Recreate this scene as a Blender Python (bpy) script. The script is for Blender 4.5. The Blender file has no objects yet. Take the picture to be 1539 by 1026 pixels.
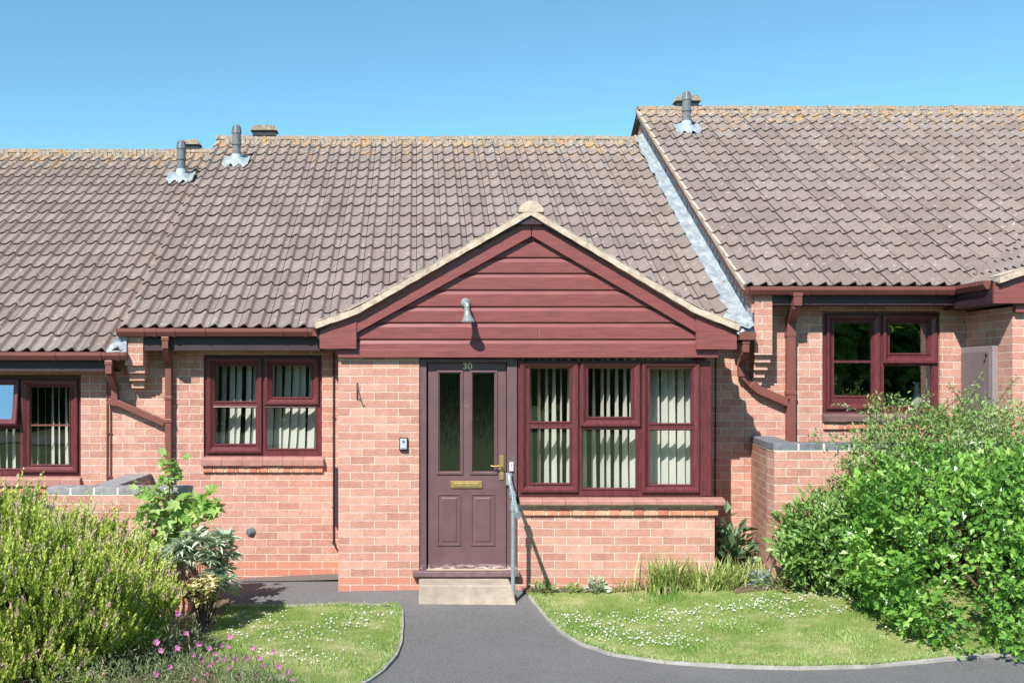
import bpy, math, random
import numpy as np
from mathutils import Vector
random.seed(7); rng = np.random.default_rng(11)
SC = bpy.context.scene; COL = SC.collection
# ---------------------------------------------------------------- camera, light, exposure
F, CX, CY, D, EZ = 1654.0, 626.0, 573.0, 10.3, 1.768      # focal length and principal point in photo pixels
cam = bpy.data.objects.new('camera', bpy.data.cameras.new('camera')); COL.objects.link(cam)
cam.location = (0, -D, EZ); cam.rotation_euler = (math.radians(90), 0, 0)
cam.data.sensor_width = 36; cam.data.lens = 36*F/1539
cam.data.shift_x = (769.5-CX)/1539; cam.data.shift_y = (CY-513)/1539
cam.data.clip_end = 2000; SC.camera = cam
SUN = Vector((-.508, -1.0, 1.08)).normalized()
w = bpy.data.worlds.new('World'); SC.world = w; w.use_nodes = True
wn = w.node_tree.nodes; wl = w.node_tree.links; bg = wn['Background']
sky = wn.new('ShaderNodeTexSky'); sky.sky_type = 'NISHITA'; sky.sun_disc = False
sky.sun_elevation = math.asin(SUN.z); sky.sun_rotation = math.atan2(SUN.x, SUN.y) % (2*math.pi)
sky.altitude = 1200; sky.air_density = .75; sky.dust_density = .1; sky.ozone_density = 3.0
tint = wn.new('ShaderNodeMix'); tint.data_type = 'RGBA'; tint.blend_type = 'MULTIPLY'; tint.inputs[0].default_value = 1; tint.inputs[7].default_value = (.62, .89, .75, 1)
wl.new(sky.outputs[0], tint.inputs[6]); wl.new(tint.outputs[2], bg.inputs[0]); bg.inputs[1].default_value = .15
sun = bpy.data.objects.new('sun', bpy.data.lights.new('sun', 'SUN')); COL.objects.link(sun)
sun.data.energy = 3.8; sun.data.angle = math.radians(.55); sun.data.color = (1, .95, .88)
sun.rotation_euler = SUN.to_track_quat('Z', 'Y').to_euler()
SC.view_settings.view_transform = 'Standard'; SC.view_settings.look = 'None'
SC.view_settings.exposure = .93; SC.view_settings.gamma = 1
# ---------------------------------------------------------------- helpers
def X(px, Y): return (px-CX)*(D+Y)/F
def Z(py, Y): return EZ-(py-CY)*(D+Y)/F
def lerpk(x, ks):
    if x <= ks[0][0]: return ks[0][1]
    for (a, va), (b, vb) in zip(ks, ks[1:]):
        if x <= b: t = (x-a)/(b-a); return va+(vb-va)*t
    return ks[-1][1]
ORG = {}
def tag(o, label=None, cat=None, group=None, kind=None):
    for k, v in (('label', label), ('category', cat), ('group', group), ('kind', kind)):
        if v: o[k] = v
    return o
def thing(name, loc, label, cat, group=None):
    o = bpy.data.objects.new(name, None); COL.objects.link(o); o.location = loc
    o.empty_display_size = .1; ORG[o] = Vector(loc); return tag(o, label, cat, group)
class MB:
    def __init__(s): s.v = []; s.f = []
    def add(s, vs, fs):
        n = len(s.v); s.v += [tuple(p) for p in vs]; s.f += [tuple(i+n for i in f) for f in fs]; return s
    def box(s, x0, x1, y0, y1, z0, z1):
        return s.add([(x0,y0,z0),(x1,y0,z0),(x1,y1,z0),(x0,y1,z0),(x0,y0,z1),(x1,y0,z1),(x1,y1,z1),(x0,y1,z1)],
            [(0,3,2,1),(4,5,6,7),(0,1,5,4),(1,2,6,5),(2,3,7,6),(3,0,4,7)])
    def prism(s, pts, a, b, ax='y'):          # polygon (two coords) extruded along ax from a to b
        def P(p, t): return {'y': (p[0], t, p[1]), 'x': (t, p[0], p[1]), 'z': (p[0], p[1], t)}[ax]
        n = len(pts); vs = [P(p, a) for p in pts]+[P(p, b) for p in pts]
        fs = [tuple(range(n)), tuple(range(2*n-1, n-1, -1))]+[(i, i+n, (i+1) % n+n, (i+1) % n) for i in range(n)]
        return s.add(vs, fs)
    def tube(s, pts, r, n=10, sq=False, caps=True):
        pts = [Vector(p) for p in pts]; m = len(pts); rings = []
        rr = r if isinstance(r, (list, tuple)) else [r]*m
        for i, p in enumerate(pts):
            t = ((pts[min(i+1, m-1)]-p).normalized()+(p-pts[max(i-1, 0)]).normalized())
            t = t.normalized() if t.length > 1e-6 else Vector((0, 0, 1))
            a = t.cross(Vector((0, 1, 0)) if abs(t.y) < .9 else Vector((1, 0, 0))).normalized(); b = t.cross(a)
            k = 4 if sq else n; q = math.sqrt(2) if sq else 1; ph = math.pi/4 if sq else 0
            rings.append([p+(a*math.cos(ph+2*math.pi*j/k)+b*math.sin(ph+2*math.pi*j/k))*rr[i]*q for j in range(k)])
        k = len(rings[0]); vs = [v for R in rings for v in R]; fs = []
        for i in range(m-1):
            for j in range(k): fs.append((i*k+j, i*k+(j+1) % k, (i+1)*k+(j+1) % k, (i+1)*k+j))
        if caps: fs += [tuple(range(k))[::-1], tuple((m-1)*k+j for j in range(k))]
        return s.add(vs, fs)
    def ring(s, r, prof):                     # mitred rectangular ring facing -Y: prof = (inset, y) loops
        x0, x1, z0, z1 = r; vs = []; fs = []
        for i, y in prof: vs += [(x0+i, y, z0+i), (x1-i, y, z0+i), (x1-i, y, z1-i), (x0+i, y, z1-i)]
        for a in range(len(prof)-1):
            for j in range(4): fs.append((a*4+j, a*4+(j+1) % 4, a*4+4+(j+1) % 4, a*4+4+j))
        return s.add(vs, fs)
    def wall(s, x0, x1, z0, z1, ops, y0, y1): # sheet with rectangular openings and reveals
        xs = sorted({x0, x1, *[v for o in ops for v in o[:2] if x0 <= v <= x1]}); zs = sorted({z0, z1, *[v for o in ops for v in o[2:] if z0 <= v <= z1]})
        def op(i, j):
            if not (0 <= i < len(xs)-1 and 0 <= j < len(zs)-1): return True
            cx, cz = (xs[i]+xs[i+1])/2, (zs[j]+zs[j+1])/2
            return any(o[0] < cx < o[1] and o[2] < cz < o[3] for o in ops)
        for i in range(len(xs)-1):
            for j in range(len(zs)-1):
                if op(i, j): continue
                a, b, c, d = xs[i], xs[i+1], zs[j], zs[j+1]
                s.add([(a,y0,c),(b,y0,c),(b,y0,d),(a,y0,d)], [(0,1,2,3)]); s.add([(a,y1,c),(b,y1,c),(b,y1,d),(a,y1,d)], [(3,2,1,0)])
                if op(i-1, j): s.add([(a,y0,c),(a,y1,c),(a,y1,d),(a,y0,d)], [(3,2,1,0)])
                if op(i+1, j): s.add([(b,y0,c),(b,y1,c),(b,y1,d),(b,y0,d)], [(0,1,2,3)])
                if op(i, j-1): s.add([(a,y0,c),(a,y1,c),(b,y1,c),(b,y0,c)], [(0,1,2,3)])
                if op(i, j+1): s.add([(a,y0,d),(a,y1,d),(b,y1,d),(b,y0,d)], [(3,2,1,0)])
        return s
    def build(s, name, mat, parent=None, bevel=0, smooth=False):
        me = bpy.data.meshes.new(name); off = ORG[parent] if parent else Vector((0, 0, 0))
        me.from_pydata([(v[0]-off.x, v[1]-off.y, v[2]-off.z) for v in s.v], [], s.f); me.materials.append(mat)
        return finish(name, me, parent, off, bevel, smooth)
def finish(name, me, parent, off, bevel=0, smooth=False):
    me.update()
    o = bpy.data.objects.new(name, me); COL.objects.link(o)
    if parent: o.parent = parent
    ORG[o] = off
    if smooth: me.polygons.foreach_set('use_smooth', [True]*len(me.polygons))
    if bevel:
        b = o.modifiers.new('bevel', 'BEVEL'); b.width = bevel; b.segments = 2; b.limit_method = 'ANGLE'; b.angle_limit = .6
    return o
# ---------------------------------------------------------------- materials
class NT:
    def __init__(s, name):
        s.m = bpy.data.materials.new(name); s.m.use_nodes = True; s.t = s.m.node_tree; s.b = s.t.nodes['Principled BSDF']
    def n(s, ty, ins=None, **kw):
        n = s.t.nodes.new('ShaderNode'+ty)
        for k, v in kw.items(): setattr(n, k, v)
        for k, v in (ins or {}).items(): s.set(n.inputs[k], v)
        return n
    def set(s, inp, v):
        if hasattr(v, 'bl_idname') or hasattr(v, 'links'): s.t.links.new(v if hasattr(v, 'links') else v.outputs[0], inp)
        else: inp.default_value = v
    def math(s, op, a, b=0.0, c=0.0, clamp=False): return s.n('Math', {0: a, 1: b, 2: c}, operation=op, use_clamp=clamp).outputs[0]
    def mix(s, f, a, b, mode='MIX'):
        n = s.n('Mix', data_type='RGBA', blend_type=mode); s.set(n.inputs[0], f); s.set(n.inputs[6], a); s.set(n.inputs[7], b); return n.outputs[2]
    def ramp(s, f, stops):
        n = s.n('ValToRGB'); s.set(n.inputs[0], f); e = n.color_ramp.elements
        while len(e) < len(stops): e.new(.5)
        for i, (p, c) in enumerate(stops): e[i].position = p; e[i].color = (*c, 1) if len(c) == 3 else c
        return n.outputs[0]
    def pos(s): return s.n('NewGeometry').outputs['Position']
    def noise(s, scale, detail=3, rough=.55, vec=None, dist=0):
        return s.n('TexNoise', {'Vector': vec or s.pos(), 'Scale': scale, 'Detail': detail, 'Roughness': rough, 'Distortion': dist}).outputs[0]
    def thr(s, v, a, b): return s.n('MapRange', {0: v, 1: a, 2: b}, clamp=True).outputs[0]
    def bump(s, h, dist, strength=1.0, chain=None):
        d = {'Height': h, 'Distance': dist, 'Strength': strength}
        if chain: d['Normal'] = chain
        return s.n('Bump', d).outputs[0]
    def out(s, color, rough=.6, bump=None, metal=0, spec=.5, **kw):
        s.set(s.b.inputs['Base Color'], color); s.set(s.b.inputs['Roughness'], rough); s.b.inputs['Metallic'].default_value = metal
        s.b.inputs['Specular IOR Level'].default_value = spec
        if bump: s.set(s.b.inputs['Normal'], bump)
        return s.m
def C(r, g, b): return (r, g, b, 1)
def gcol(c): return C(*c)
def brick_mat(name, hdr=False):
    t = NT(name); g = t.n('NewGeometry'); p = t.n('SeparateXYZ', {0: g.outputs['Position']}); nn = t.n('SeparateXYZ', {0: g.outputs['True Normal']})
    side = t.math('GREATER_THAN', t.math('ABSOLUTE', nn.outputs[0]), .5)
    u = t.math('ADD', t.math('ADD', t.math('MULTIPLY', p.outputs[0], t.math('SUBTRACT', 1, side)), t.math('MULTIPLY', p.outputs[1], side)), .059)
    # small wobble so courses are not ruled lines
    wob = t.n('TexNoise', {'Vector': g.outputs['Position'], 'Scale': 9.0, 'Detail': 2.0}).outputs[0]
    wobf = t.math('MULTIPLY', t.math('SUBTRACT', t.noise(40, 3), .5), .011)
    zz = t.math('ADD', t.math('ADD', p.outputs[2], .057), t.math('ADD', t.math('MULTIPLY', t.math('SUBTRACT', wob, .5), .006), wobf))
    vec = t.n('CombineXYZ', {0: t.math('ADD', u, wobf), 1: zz, 2: 0.0}).outputs[0]
    br = t.n('TexBrick', {'Vector': vec, 'Color1': C(0,0,0), 'Color2': C(1,1,1), 'Mortar': C(.5,.5,.5), 'Scale': 1.0, 'Mortar Size': .0047, 'Mortar Smooth': .35,
        'Bias': 0.0, 'Brick Width': .1125 if hdr else .225, 'Row Height': .075}, offset=0 if hdr else .5, offset_frequency=2)
    rnd = t.n('RGBToBW', {0: br.outputs[0]}).outputs[0]
    blot = t.noise(11, 4, .65)
    v = t.math('ADD', t.math('MULTIPLY', rnd, .50), t.math('MULTIPLY', blot, .70))
    col = t.ramp(v, [(.10, (.29,.155,.12)), (.32, (.43,.205,.155)), (.54, (.525,.25,.188)), (.74, (.58,.305,.232)), (.95, (.64,.40,.31))])
    col = t.mix(t.math('MULTIPLY', t.thr(t.noise(4.5, 4, .7), .50, .72), .30), col, C(.70,.46,.38))          # pale bloom
    col = t.mix(t.math('MULTIPLY', t.thr(t.noise(22, 5, .75), .54, .66), .55), col, C(.31,.165,.14))            # dark flecks
    col = t.mix(t.math('MULTIPLY', t.thr(t.noise(48, 4, .8), .54, .66), .55), col, C(.74,.52,.42))
    col = t.mix(t.math('MULTIPLY', t.thr(t.noise(2.3, 5, .65), .50, .75), .28), col, C(.36,.19,.155))
    col = t.mix(t.math('MULTIPLY', t.thr(t.noise(80, 4, .85), .52, .62), .35), col, C(.24,.12,.10))
    splash = t.math('MULTIPLY', t.thr(t.math('ADD', p.outputs[2], t.math('MULTIPLY', t.noise(6, 4, .7), .35)), .22, .02), .35); col = t.mix(splash, col, C(.33,.22,.17))
    plinth = t.math('MULTIPLY', t.math('LESS_THAN', p.outputs[2], -.057), t.math('LESS_THAN', p.outputs[0], 3.36))
    col = t.mix(t.math('MULTIPLY', plinth, .65), col, C(.56,.20,.13))
    mort = t.ramp(t.noise(18, 4), [(.3, (.58,.465,.38)), (.7, (.79,.67,.56))])
    col = t.mix(br.outputs[1], col, mort)
    b1 = t.bump(t.math('MULTIPLY', br.outputs[1], -1.0), .008, .8)
    b2 = t.bump(t.noise(160, 4, .7), .0035, .6, b1)
    return t.out(col, .88, b2, spec=.25)
BRICK = brick_mat('brick'); BRICKH = brick_mat('header_brick', True)
def plain(name, c, rough=.6, var=.12, scale=8, bscale=0, bd=0, metal=0, spec=.5, streak=None):
    t = NT(name); dark = C(*[x*(1-var) for x in c]); lite = C(*[min(1, x*(1+var)) for x in c])
    vec = t.n('VectorMath', {0: t.pos(), 1: streak}, operation='MULTIPLY').outputs[0] if streak else t.pos()
    col = t.ramp(t.noise(scale, 5, .6, vec), [(.3, dark), (.7, lite)])
    bp = t.bump(t.noise(bscale, 4, .6, vec if streak else None), bd) if bd else None
    return t.out(col, rough, bp, metal, spec)
CLAD = plain('mahogany_cladding', (.225,.066,.062), .42, .2, 5, 12, .0012, streak=(1, 1, 14), spec=.45)
FRAME = plain('mahogany_frame', (.125,.030,.034), .33, .3, 7, 30, .0008, streak=(6, 6, 1.2), spec=.5)
GUT = plain('brown_gutter', (.20,.072,.058), .42, .12, 3, spec=.4)
FASC = plain('shaded_fascia', (.045,.022,.030), .5, .2, 4)  # mahogany boards, shade under the eaves put into the colour
SILLT = plain('sill_tile', (.38,.185,.155), .65, .2, 9, 60, .001)
SILLD = plain('dark_sill_tile', (.16,.09,.085), .7, .3, 9, 60, .001)
LEAD = None
def lead_mat():
    t = NT('lead'); col = t.ramp(t.noise(9, 6, .7), [(.25, (.20,.235,.265)), (.5, (.33,.38,.41)), (.75, (.50,.55,.58))])
    col = t.mix(t.math('MULTIPLY', t.thr(t.noise(22, 3), .6, .7), .5), col, C(.45,.38,.31))
    return t.out(col, .55, t.bump(t.noise(25, 5), .015), .2)
LEAD = lead_mat()
FLUEM = plain('grey_flue', (.15,.16,.175), .5, .3, 30); FLUEL = plain('pale_flue_base', (.42,.5,.55), .55, .15, 20)
GALV = plain('galvanised_steel', (.42,.50,.55), .42, .25, 40, metal=.6)
BRASS = plain('brass', (.62,.44,.17), .35, .15, 30, metal=.75)
BLACK = plain('black_plastic', (.02,.02,.024), .45, .2, 10)
GREYP = plain('grey_cast', (.33,.36,.38), .45, .2, 60, metal=.3)
WHITEP = plain('white_plastic', (.75,.75,.72), .5, .05, 10)
STONE = plain('garden_stone', (.42,.32,.26), .85, .3, 9, 25, .01)
def door_mat():
    t = NT('door_paint'); p = t.n('SeparateXYZ', {0: t.pos()})
    col = t.ramp(t.noise(6, 5, .6), [(.3, (.118,.062,.068)), (.7, (.155,.085,.09))])
    ch = t.math('MULTIPLY', t.thr(p.outputs[2], .06, .015), t.thr(t.noise(20, 5, .7, t.n('VectorMath', {0: t.pos(), 1: (.5,1,2)}, operation='MULTIPLY').outputs[0]), .47, .55))
    col = t.mix(t.math('MULTIPLY', ch, .85), col, C(.58,.5,.46))
    col = t.mix(t.thr(t.noise(38, 2, .5), .76, .78), col, C(.42,.33,.3))
    return t.out(col, .5, t.bump(t.noise(40, 4), .0008))
DOORM = door_mat()
def glass_mat(name, refl, tint=(.85,.9,.9), rain=False):
    t = NT(name); o = t.t.nodes['Material Output']; t.t.nodes.remove(t.b)
    tr = t.n('BsdfTransparent', {0: C(*tint)}); gl = t.n('BsdfGlossy', {0: C(1,1,1), 1: .0 if not rain else .12})
    if rain:
        v = t.n('VectorMath', {0: t.pos(), 1: (60, 60, 6)}, operation='MULTIPLY').outputs[0]; t.set(gl.inputs['Normal'], t.bump(t.noise(1, 2, .5, v), .002))
    else: t.set(gl.inputs['Normal'], t.bump(t.noise(2.2, 1), .0012))
    fr = t.n('LayerWeight', {0: .5}).outputs['Facing']; f = t.math('ADD', t.math('MULTIPLY', t.math('POWER', fr, 4.0), .8), refl, clamp=True); mx = t.n('MixShader', {0: f, 1: tr, 2: gl})
    t.set(o.inputs[0], mx); return t.m
GLASS = glass_mat('window_glass', .12, (.93,.96,.95)); GLASSW = glass_mat('clear_window_glass', .34); GLASSD = glass_mat('door_glass', .14, (.03,.06,.06), True)
def tile_mat(name='roof_tile', base=1.0):
    t = NT(name); r = t.n('Attribute', attribute_name='rnd').outputs['Fac']; rv = t.n('Attribute', attribute_name='up').outputs['Fac']
    v = t.math('ADD', t.math('MULTIPLY', r, .38), t.math('MULTIPLY', t.noise(7, 5, .75), .6))
    col = t.ramp(v, [(.2, (.180,.142,.130)), (.5, (.228,.183,.169)), (.8, (.272,.224,.208))])
    col = t.mix(t.math('MULTIPLY', t.thr(t.noise(90, 4, .8), .5, .66), .4), col, C(.34,.28,.25))
    col = t.mix(t.math('MULTIPLY', t.thr(t.noise(30, 4, .75), .585, .67), .8), col, C(.05,.04,.036))       # moss spots
    col = t.mix(t.math('MULTIPLY', t.thr(t.noise(17, 4, .65), .625, .68), .8), col, C(.50,.45,.40))          # pale lichen
    eg = t.n('Attribute', attribute_name='edge').outputs['Fac']; col = t.mix(t.math('MULTIPLY', eg, t.thr(t.noise(30, 3), .2, .5)), col, C(.075,.058,.05))   # gap shadow under each tile painted on its lower lip, with some moss
    s = t.math('MULTIPLY', t.math('POWER', rv, 4.0), .20)                                                  # lichen thickens at the ridge
    ol = t.thr(t.math('ADD', t.noise(5.5, 5, .75), s), .67, .74); col = t.mix(t.math('MULTIPLY', ol, .7), col, C(.44,.25,.10))
    wl_ = t.thr(t.math('ADD', t.noise(19, 4, .7), s), .70, .78); col = t.mix(t.math('MULTIPLY', wl_, .7), col, C(.52,.49,.38))
    return t.out(col, .9, t.bump(t.noise(120, 4, .7), .004), spec=.2)
TILE = tile_mat()
def ridge_mat():
    t = NT('lichened_ridge'); col = t.ramp(t.noise(32, 5, .75), [(.32, (.13,.10,.085)), (.48, (.32,.26,.21)), (.60, (.44,.36,.28)), (.75, (.62,.58,.50))])
    col = t.mix(t.math('MULTIPLY', t.thr(t.noise(7, 4, .7), .56, .63), .75), col, C(.50,.25,.08))
    return t.out(col, .92, t.bump(t.noise(50, 5, .7), .015), spec=.15)
RIDGE = ridge_mat()
def verge_mat():
    t = NT('verge_mortar'); col = t.ramp(t.noise(14, 5, .7), [(.28, (.34,.26,.20)), (.5, (.56,.44,.35)), (.72, (.68,.58,.48))])
    col = t.mix(t.math('MULTIPLY', t.thr(t.noise(60, 3, .7), .6, .68), .6), col, C(.22,.17,.12))
    return t.out(col, .9, t.bump(t.noise(60, 5, .7), .006), spec=.15)
VERGE = verge_mat()
def asphalt():
    t = NT('asphalt'); col = t.ramp(t.noise(260, 3, .8), [(.3, (.07,.068,.07)), (.55, (.17,.167,.17)), (.72, (.36,.355,.36))])
    col = t.mix(t.math('MULTIPLY', t.thr(t.noise(55, 5, .9), .49, .58), .8), col, C(.085,.082,.084)); col = t.mix(t.math('MULTIPLY', t.thr(t.noise(70, 5, .9), .54, .62), .75), col, C(.37,.36,.36)); col = t.mix(t.math('MULTIPLY', t.thr(t.noise(30, 3, .7), .70, .73), .8), col, C(.5,.48,.46))
    col = t.mix(t.thr(t.noise(1.1, 5, .6), .35, .7), col, t.mix(.5, col, C(.22,.215,.22)))
    col = t.mix(t.math('MULTIPLY', t.thr(t.noise(3.5, 4, .6), .55, .75), .35), col, C(.13,.125,.125))
    return t.out(col, .85, t.bump(t.noise(220, 3, .8), .006), spec=.3)
ASPH = asphalt()
def concrete(name, a, b):
    t = NT(name); col = t.ramp(t.noise(5, 6, .7), [(.3, a), (.7, b)])
    col = t.mix(t.math('MULTIPLY', t.thr(t.noise(120, 3, .8), .55, .68), .45), col, C(.22,.18,.15))
    return t.out(col, .9, t.bump(t.noise(110, 4, .8), .005), spec=.2)
CONC = concrete('step_concrete', (.32,.265,.215), (.52,.435,.35)); KERBM = concrete('edging_concrete', (.26,.25,.235), (.52,.49,.45))
def soil_mat():
    t = NT('soil'); col = t.ramp(t.noise(45, 5, .8), [(.3, (.09,.06,.045)), (.55, (.24,.17,.12)), (.75, (.42,.33,.25))])
    return t.out(col, .95, t.bump(t.noise(60, 5, .8), .02), spec=.1)
SOIL = soil_mat(); GRIT = plain('grit', (.17,.155,.145), .95, .5, 50, 60, .02)
def turf_mat():
    t = NT('turf'); col = t.ramp(t.noise(3.2, 6, .75), [(.3, (.18,.27,.06)), (.5, (.30,.36,.11)), (.64, (.50,.48,.23)), (.78, (.64,.58,.36))])
    return t.out(col, .95, t.bump(t.noise(90, 4, .8), .02), spec=.1)
TURF = turf_mat()
def leaf_mat(name, stops, rough=.5, trans=.25, spec=.4, tip=None):
    t = NT(name); r = t.n('Attribute', attribute_name='rnd').outputs['Fac']
    col = t.ramp(r, stops); m = t.out(col, rough, spec=spec); o = t.t.nodes['Material Output']
    tl = t.n('BsdfTranslucent', {0: t.mix(.5, col, C(.30,.42,.05), 'MIX') if 'blind' not in name else col}); mx = t.n('MixShader', {0: trans, 1: t.b, 2: tl}); t.set(o.inputs[0], mx); return m
# ---------------------------------------------------------------- ground shape
def G(x, y):
    g = lerpk(y, [(-8, -.35), (-2.5, -.325), (-1, -.283), (-.4, -.243), (0, -.178), (.9, -.185)])
    g += .12*min(max(0, x-1.9), 4)*lerpk(y, [(-2.3, .18), (-.5, 1)])+.05*max(-4, min(0, x+.7))*lerpk(y, [(-3, 0), (0, 1)])
    return g
def gp(px, py):                                # where the sight line through a photo pixel meets the ground
    z = -.25
    for _ in range(30):
        d = (EZ-z)*F/(py-CY); x = (px-CX)*d/F; z = .5*z+.5*G(x, d-D)
    return (x, d-D)
def sheet(poly, lift, step=.08):
    mb = MB(); ys = [p[1] for p in poly]; y0, y1 = min(ys)+1e-4, max(ys)-1e-4; n = max(1, int((y1-y0)/step)); rows = []
    for i in range(n+1):
        y = y0+(y1-y0)*i/n; xs = []
        for (ax, ay), (bx, by) in zip(poly, poly[1:]+poly[:1]):
            if (ay-y)*(by-y) < 0: xs.append(ax+(bx-ax)*(y-ay)/(by-ay))
        rows.append((y, min(xs), max(xs)))
    m = 24
    for (ya, a0, a1), (yb, b0, b1) in zip(rows, rows[1:]):
        for j in range(m):
            q = [(a0+(a1-a0)*j/m, ya), (a0+(a1-a0)*(j+1)/m, ya), (b0+(b1-b0)*(j+1)/m, yb), (b0+(b1-b0)*j/m, yb)]
            mb.add([(x, y, G(x, y)+lift) for x, y in q], [(0, 1, 2, 3)])
    return mb
def inpoly(x, y, poly):
    c = False
    for (ax, ay), (bx, by) in zip(poly, poly[1:]+poly[:1]):
        if (ay > y) != (by > y) and x < (bx-ax)*(y-ay)/(by-ay)+ax: c = not c
    return c
# ---------------------------------------------------------------- roof tiling
def roof_tiles(name, parent, O, U, V, width, length, rows, x_off=0, mat=None, tw=.294, ridge_up=True, under=True):
    O, U, V = Vector(O), Vector(U).normalized(), Vector(V).normalized(); N = U.cross(V).normalized()
    if N.z < 0: N = -N
    g = length/rows; vs, fs, rn, up, ed = [], [], [], [], []; P = 13; K = 2*P
    nt = int(math.ceil(width/tw)); sag = [random.uniform(-.0015, .0015) for _ in range(nt+1)]
    for r in range(rows):
        for c in range(nt):
            w = min(tw, width-c*tw)
            if w < .03: continue
            rd = random.random(); jn = random.uniform(-.0018, .0018); jv = random.uniform(-.003, .003); tilt = random.uniform(-.002, .002); b = len(vs)
            for k in range(K+1):
                u = .003+(w-.006)*k/K; t = (u/(tw/2)) % 1.0
                h = .040*lerpk((t+.3) % 1.0, [(0, 0), (.12, .0), (.28, .05), (.42, .26), (.56, .62), (.68, .92), (.76, 1), (.82, .84), (.89, .22), (.94, 0), (1, 0)])
                tt = tilt*(k/K-.5)
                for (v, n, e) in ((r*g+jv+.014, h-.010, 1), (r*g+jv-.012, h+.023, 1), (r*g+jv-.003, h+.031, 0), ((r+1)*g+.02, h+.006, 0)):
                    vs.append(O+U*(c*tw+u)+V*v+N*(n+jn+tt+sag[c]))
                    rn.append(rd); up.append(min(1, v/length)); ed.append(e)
                if k:
                    q = b+4*k; p = q-4
                    for i in range(3): fs.append((p+i, q+i, q+i+1, p+i+1))
    if under:
        n = len(vs)
        for a, b_ in ((0, 0), (width, 0), (width, length), (0, length)): vs.append(O+U*a+V*b_-N*.012); rn.append(0); up.append(0); ed.append(1)
        fs.append((n, n+1, n+2, n+3))
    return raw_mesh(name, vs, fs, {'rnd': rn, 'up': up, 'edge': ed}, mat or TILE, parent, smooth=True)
def raw_mesh(name, vs, fs, attrs, mat, parent=None, smooth=False):
    me = bpy.data.meshes.new(name); off = ORG[parent] if parent else Vector((0, 0, 0))
    A = np.array([tuple(v) for v in vs], dtype=np.float64)-np.array(off) if not isinstance(vs, np.ndarray) else vs-np.array(off)
    me.from_pydata(A.tolist(), [], fs if isinstance(fs, list) else fs.tolist()); me.materials.append(mat)
    for k, v in attrs.items():
        a = me.attributes.new(k, 'FLOAT', 'POINT'); a.data.foreach_set('value', np.asarray(v, dtype=np.float32))
    return finish(name, me, parent, off, 0, smooth)
def ridge(parent, a, b, r=.12, seg=.45):
    a, b = Vector(a), Vector(b); L = (b-a).length; t = (b-a).normalized(); s = t.cross(Vector((0, 0, 1))).normalized(); n = max(1, int(L/seg)); mb = MB()
    for i in range(n):
        p0 = a+t*(L*i/n-.015); p1 = a+t*(L*(i+1)/n); dz = random.uniform(-.006, .006); r0 = r+.012; vs = []
        for p, rr in ((p0, r0), (p0+t*.05, r0), (p0+t*.055, r), (p1, r)):
            for k in range(9):
                an = math.pi*k/8; vs.append(p+s*(math.cos(an)*rr)+Vector((0, 0, math.sin(an)*rr*.62+dz)))
        fs = [(j*9+k, j*9+k+1, j*9+10+k, j*9+9+k) for j in range(3) for k in range(8)]+[tuple(range(9))]
        mb.add(vs, fs)
    n = int(L/.06)
    for i in range(n):
        p0 = a+t*(L*i/n); p1 = a+t*(L*(i+1)/n); wd = random.uniform(.125, .15); hz = .05
        q = [p0-s*wd, p1-s*wd, p1+s*wd, p0+s*wd]; mb.add([tuple(v+Vector((0, 0, -.09))) for v in q]+[tuple(v.lerp((p0+p1)/2, .22)+Vector((0, 0, hz))) for v in q], [(0,3,2,1),(4,5,6,7),(0,1,5,4),(1,2,6,5),(2,3,7,6),(3,0,4,7)])
    mb.build('ridge_tiles', RIDGE, parent, smooth=False)
    return mb
# ---------------------------------------------------------------- windows
def rect(p, Y): return (X(p[0], Y), X(p[1], Y), Z(p[3], Y), Z(p[2], Y))   # photo box (x0,x1,ytop,ybottom) on the plane Y
def window(parent, outer, Y, panes, sashes, muntins=(), extra=(), glass=None):
    w = MB(); R = rect(outer, Y); pr = [rect(p, Y) for p in panes]
    w.wall(R[0], R[1], R[2], R[3], pr, Y, Y+.06); w.box(R[0]-.004, R[1]+.004, Y+.06, Y+.08, R[2]-.004, R[2]+.03)
    f = w.build('window', FRAME, parent, .004)
    for s in sashes:
        q = rect(s, Y); m = MB(); m.ring(q, [(0, Y+.002), (0, Y-.022), (.008, Y-.030), (.028, Y-.030), (.058, Y-.004), (.060, Y+.02)]); m.build('sash', FRAME, f)
    for p in panes:                                # glazing bead and glass of every pane
        q = rect(p, Y); m = MB(); m.ring((q[0]-.014, q[1]+.014, q[2]-.014, q[3]+.014), [(0, Y+.002), (0, Y-.006), (.006, Y-.009), (.018, Y+.012), (.018, Y+.03)]); m.build('glazing_bead', FRAME, f)
        g = MB(); g.add([(q[0]-.004, Y+.026, q[2]-.004), (q[1]+.004, Y+.026, q[2]-.004), (q[1]+.004, Y+.026, q[3]+.004), (q[0]-.004, Y+.026, q[3]+.004)], [(0, 1, 2, 3)]); g.build('pane', glass or GLASS, f)
    for p in muntins:
        q = rect(p, Y); m = MB(); zc = (q[2]+q[3])/2; h = (q[3]-q[2])/2
        m.prism([(Y+.015, zc-h), (Y-.02, zc-h*.5), (Y-.02, zc+h*.5), (Y+.015, zc+h)], q[0], q[1], 'x'); m.build('glazing_bar', FRAME, f)
    for a, b, z, yy in extra: pass
    return f
def tile_sill(parent, p, Y, proj, mat=SILLT, w=.105, drop=.03):
    q = rect(p, Y); mb = MB(); n = int(round((q[1]-q[0])/.22)); s = (q[1]-q[0])/n; z1, z0 = q[3], q[2]
    for i in range(n):
        a = q[0]+i*s; j = random.uniform(-.002, .002)
        mb.prism([(Y+.02, z1+.01), (Y-proj+.02, z1-.006), (Y-proj, z1-.022), (Y-proj, z0+.004+j), (Y-proj+.02, z0+j), (Y+.02, z0+.01)], a+.0015, a+s-.0015, 'x')
    return mb.build('tile_sill', mat, parent)
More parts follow.
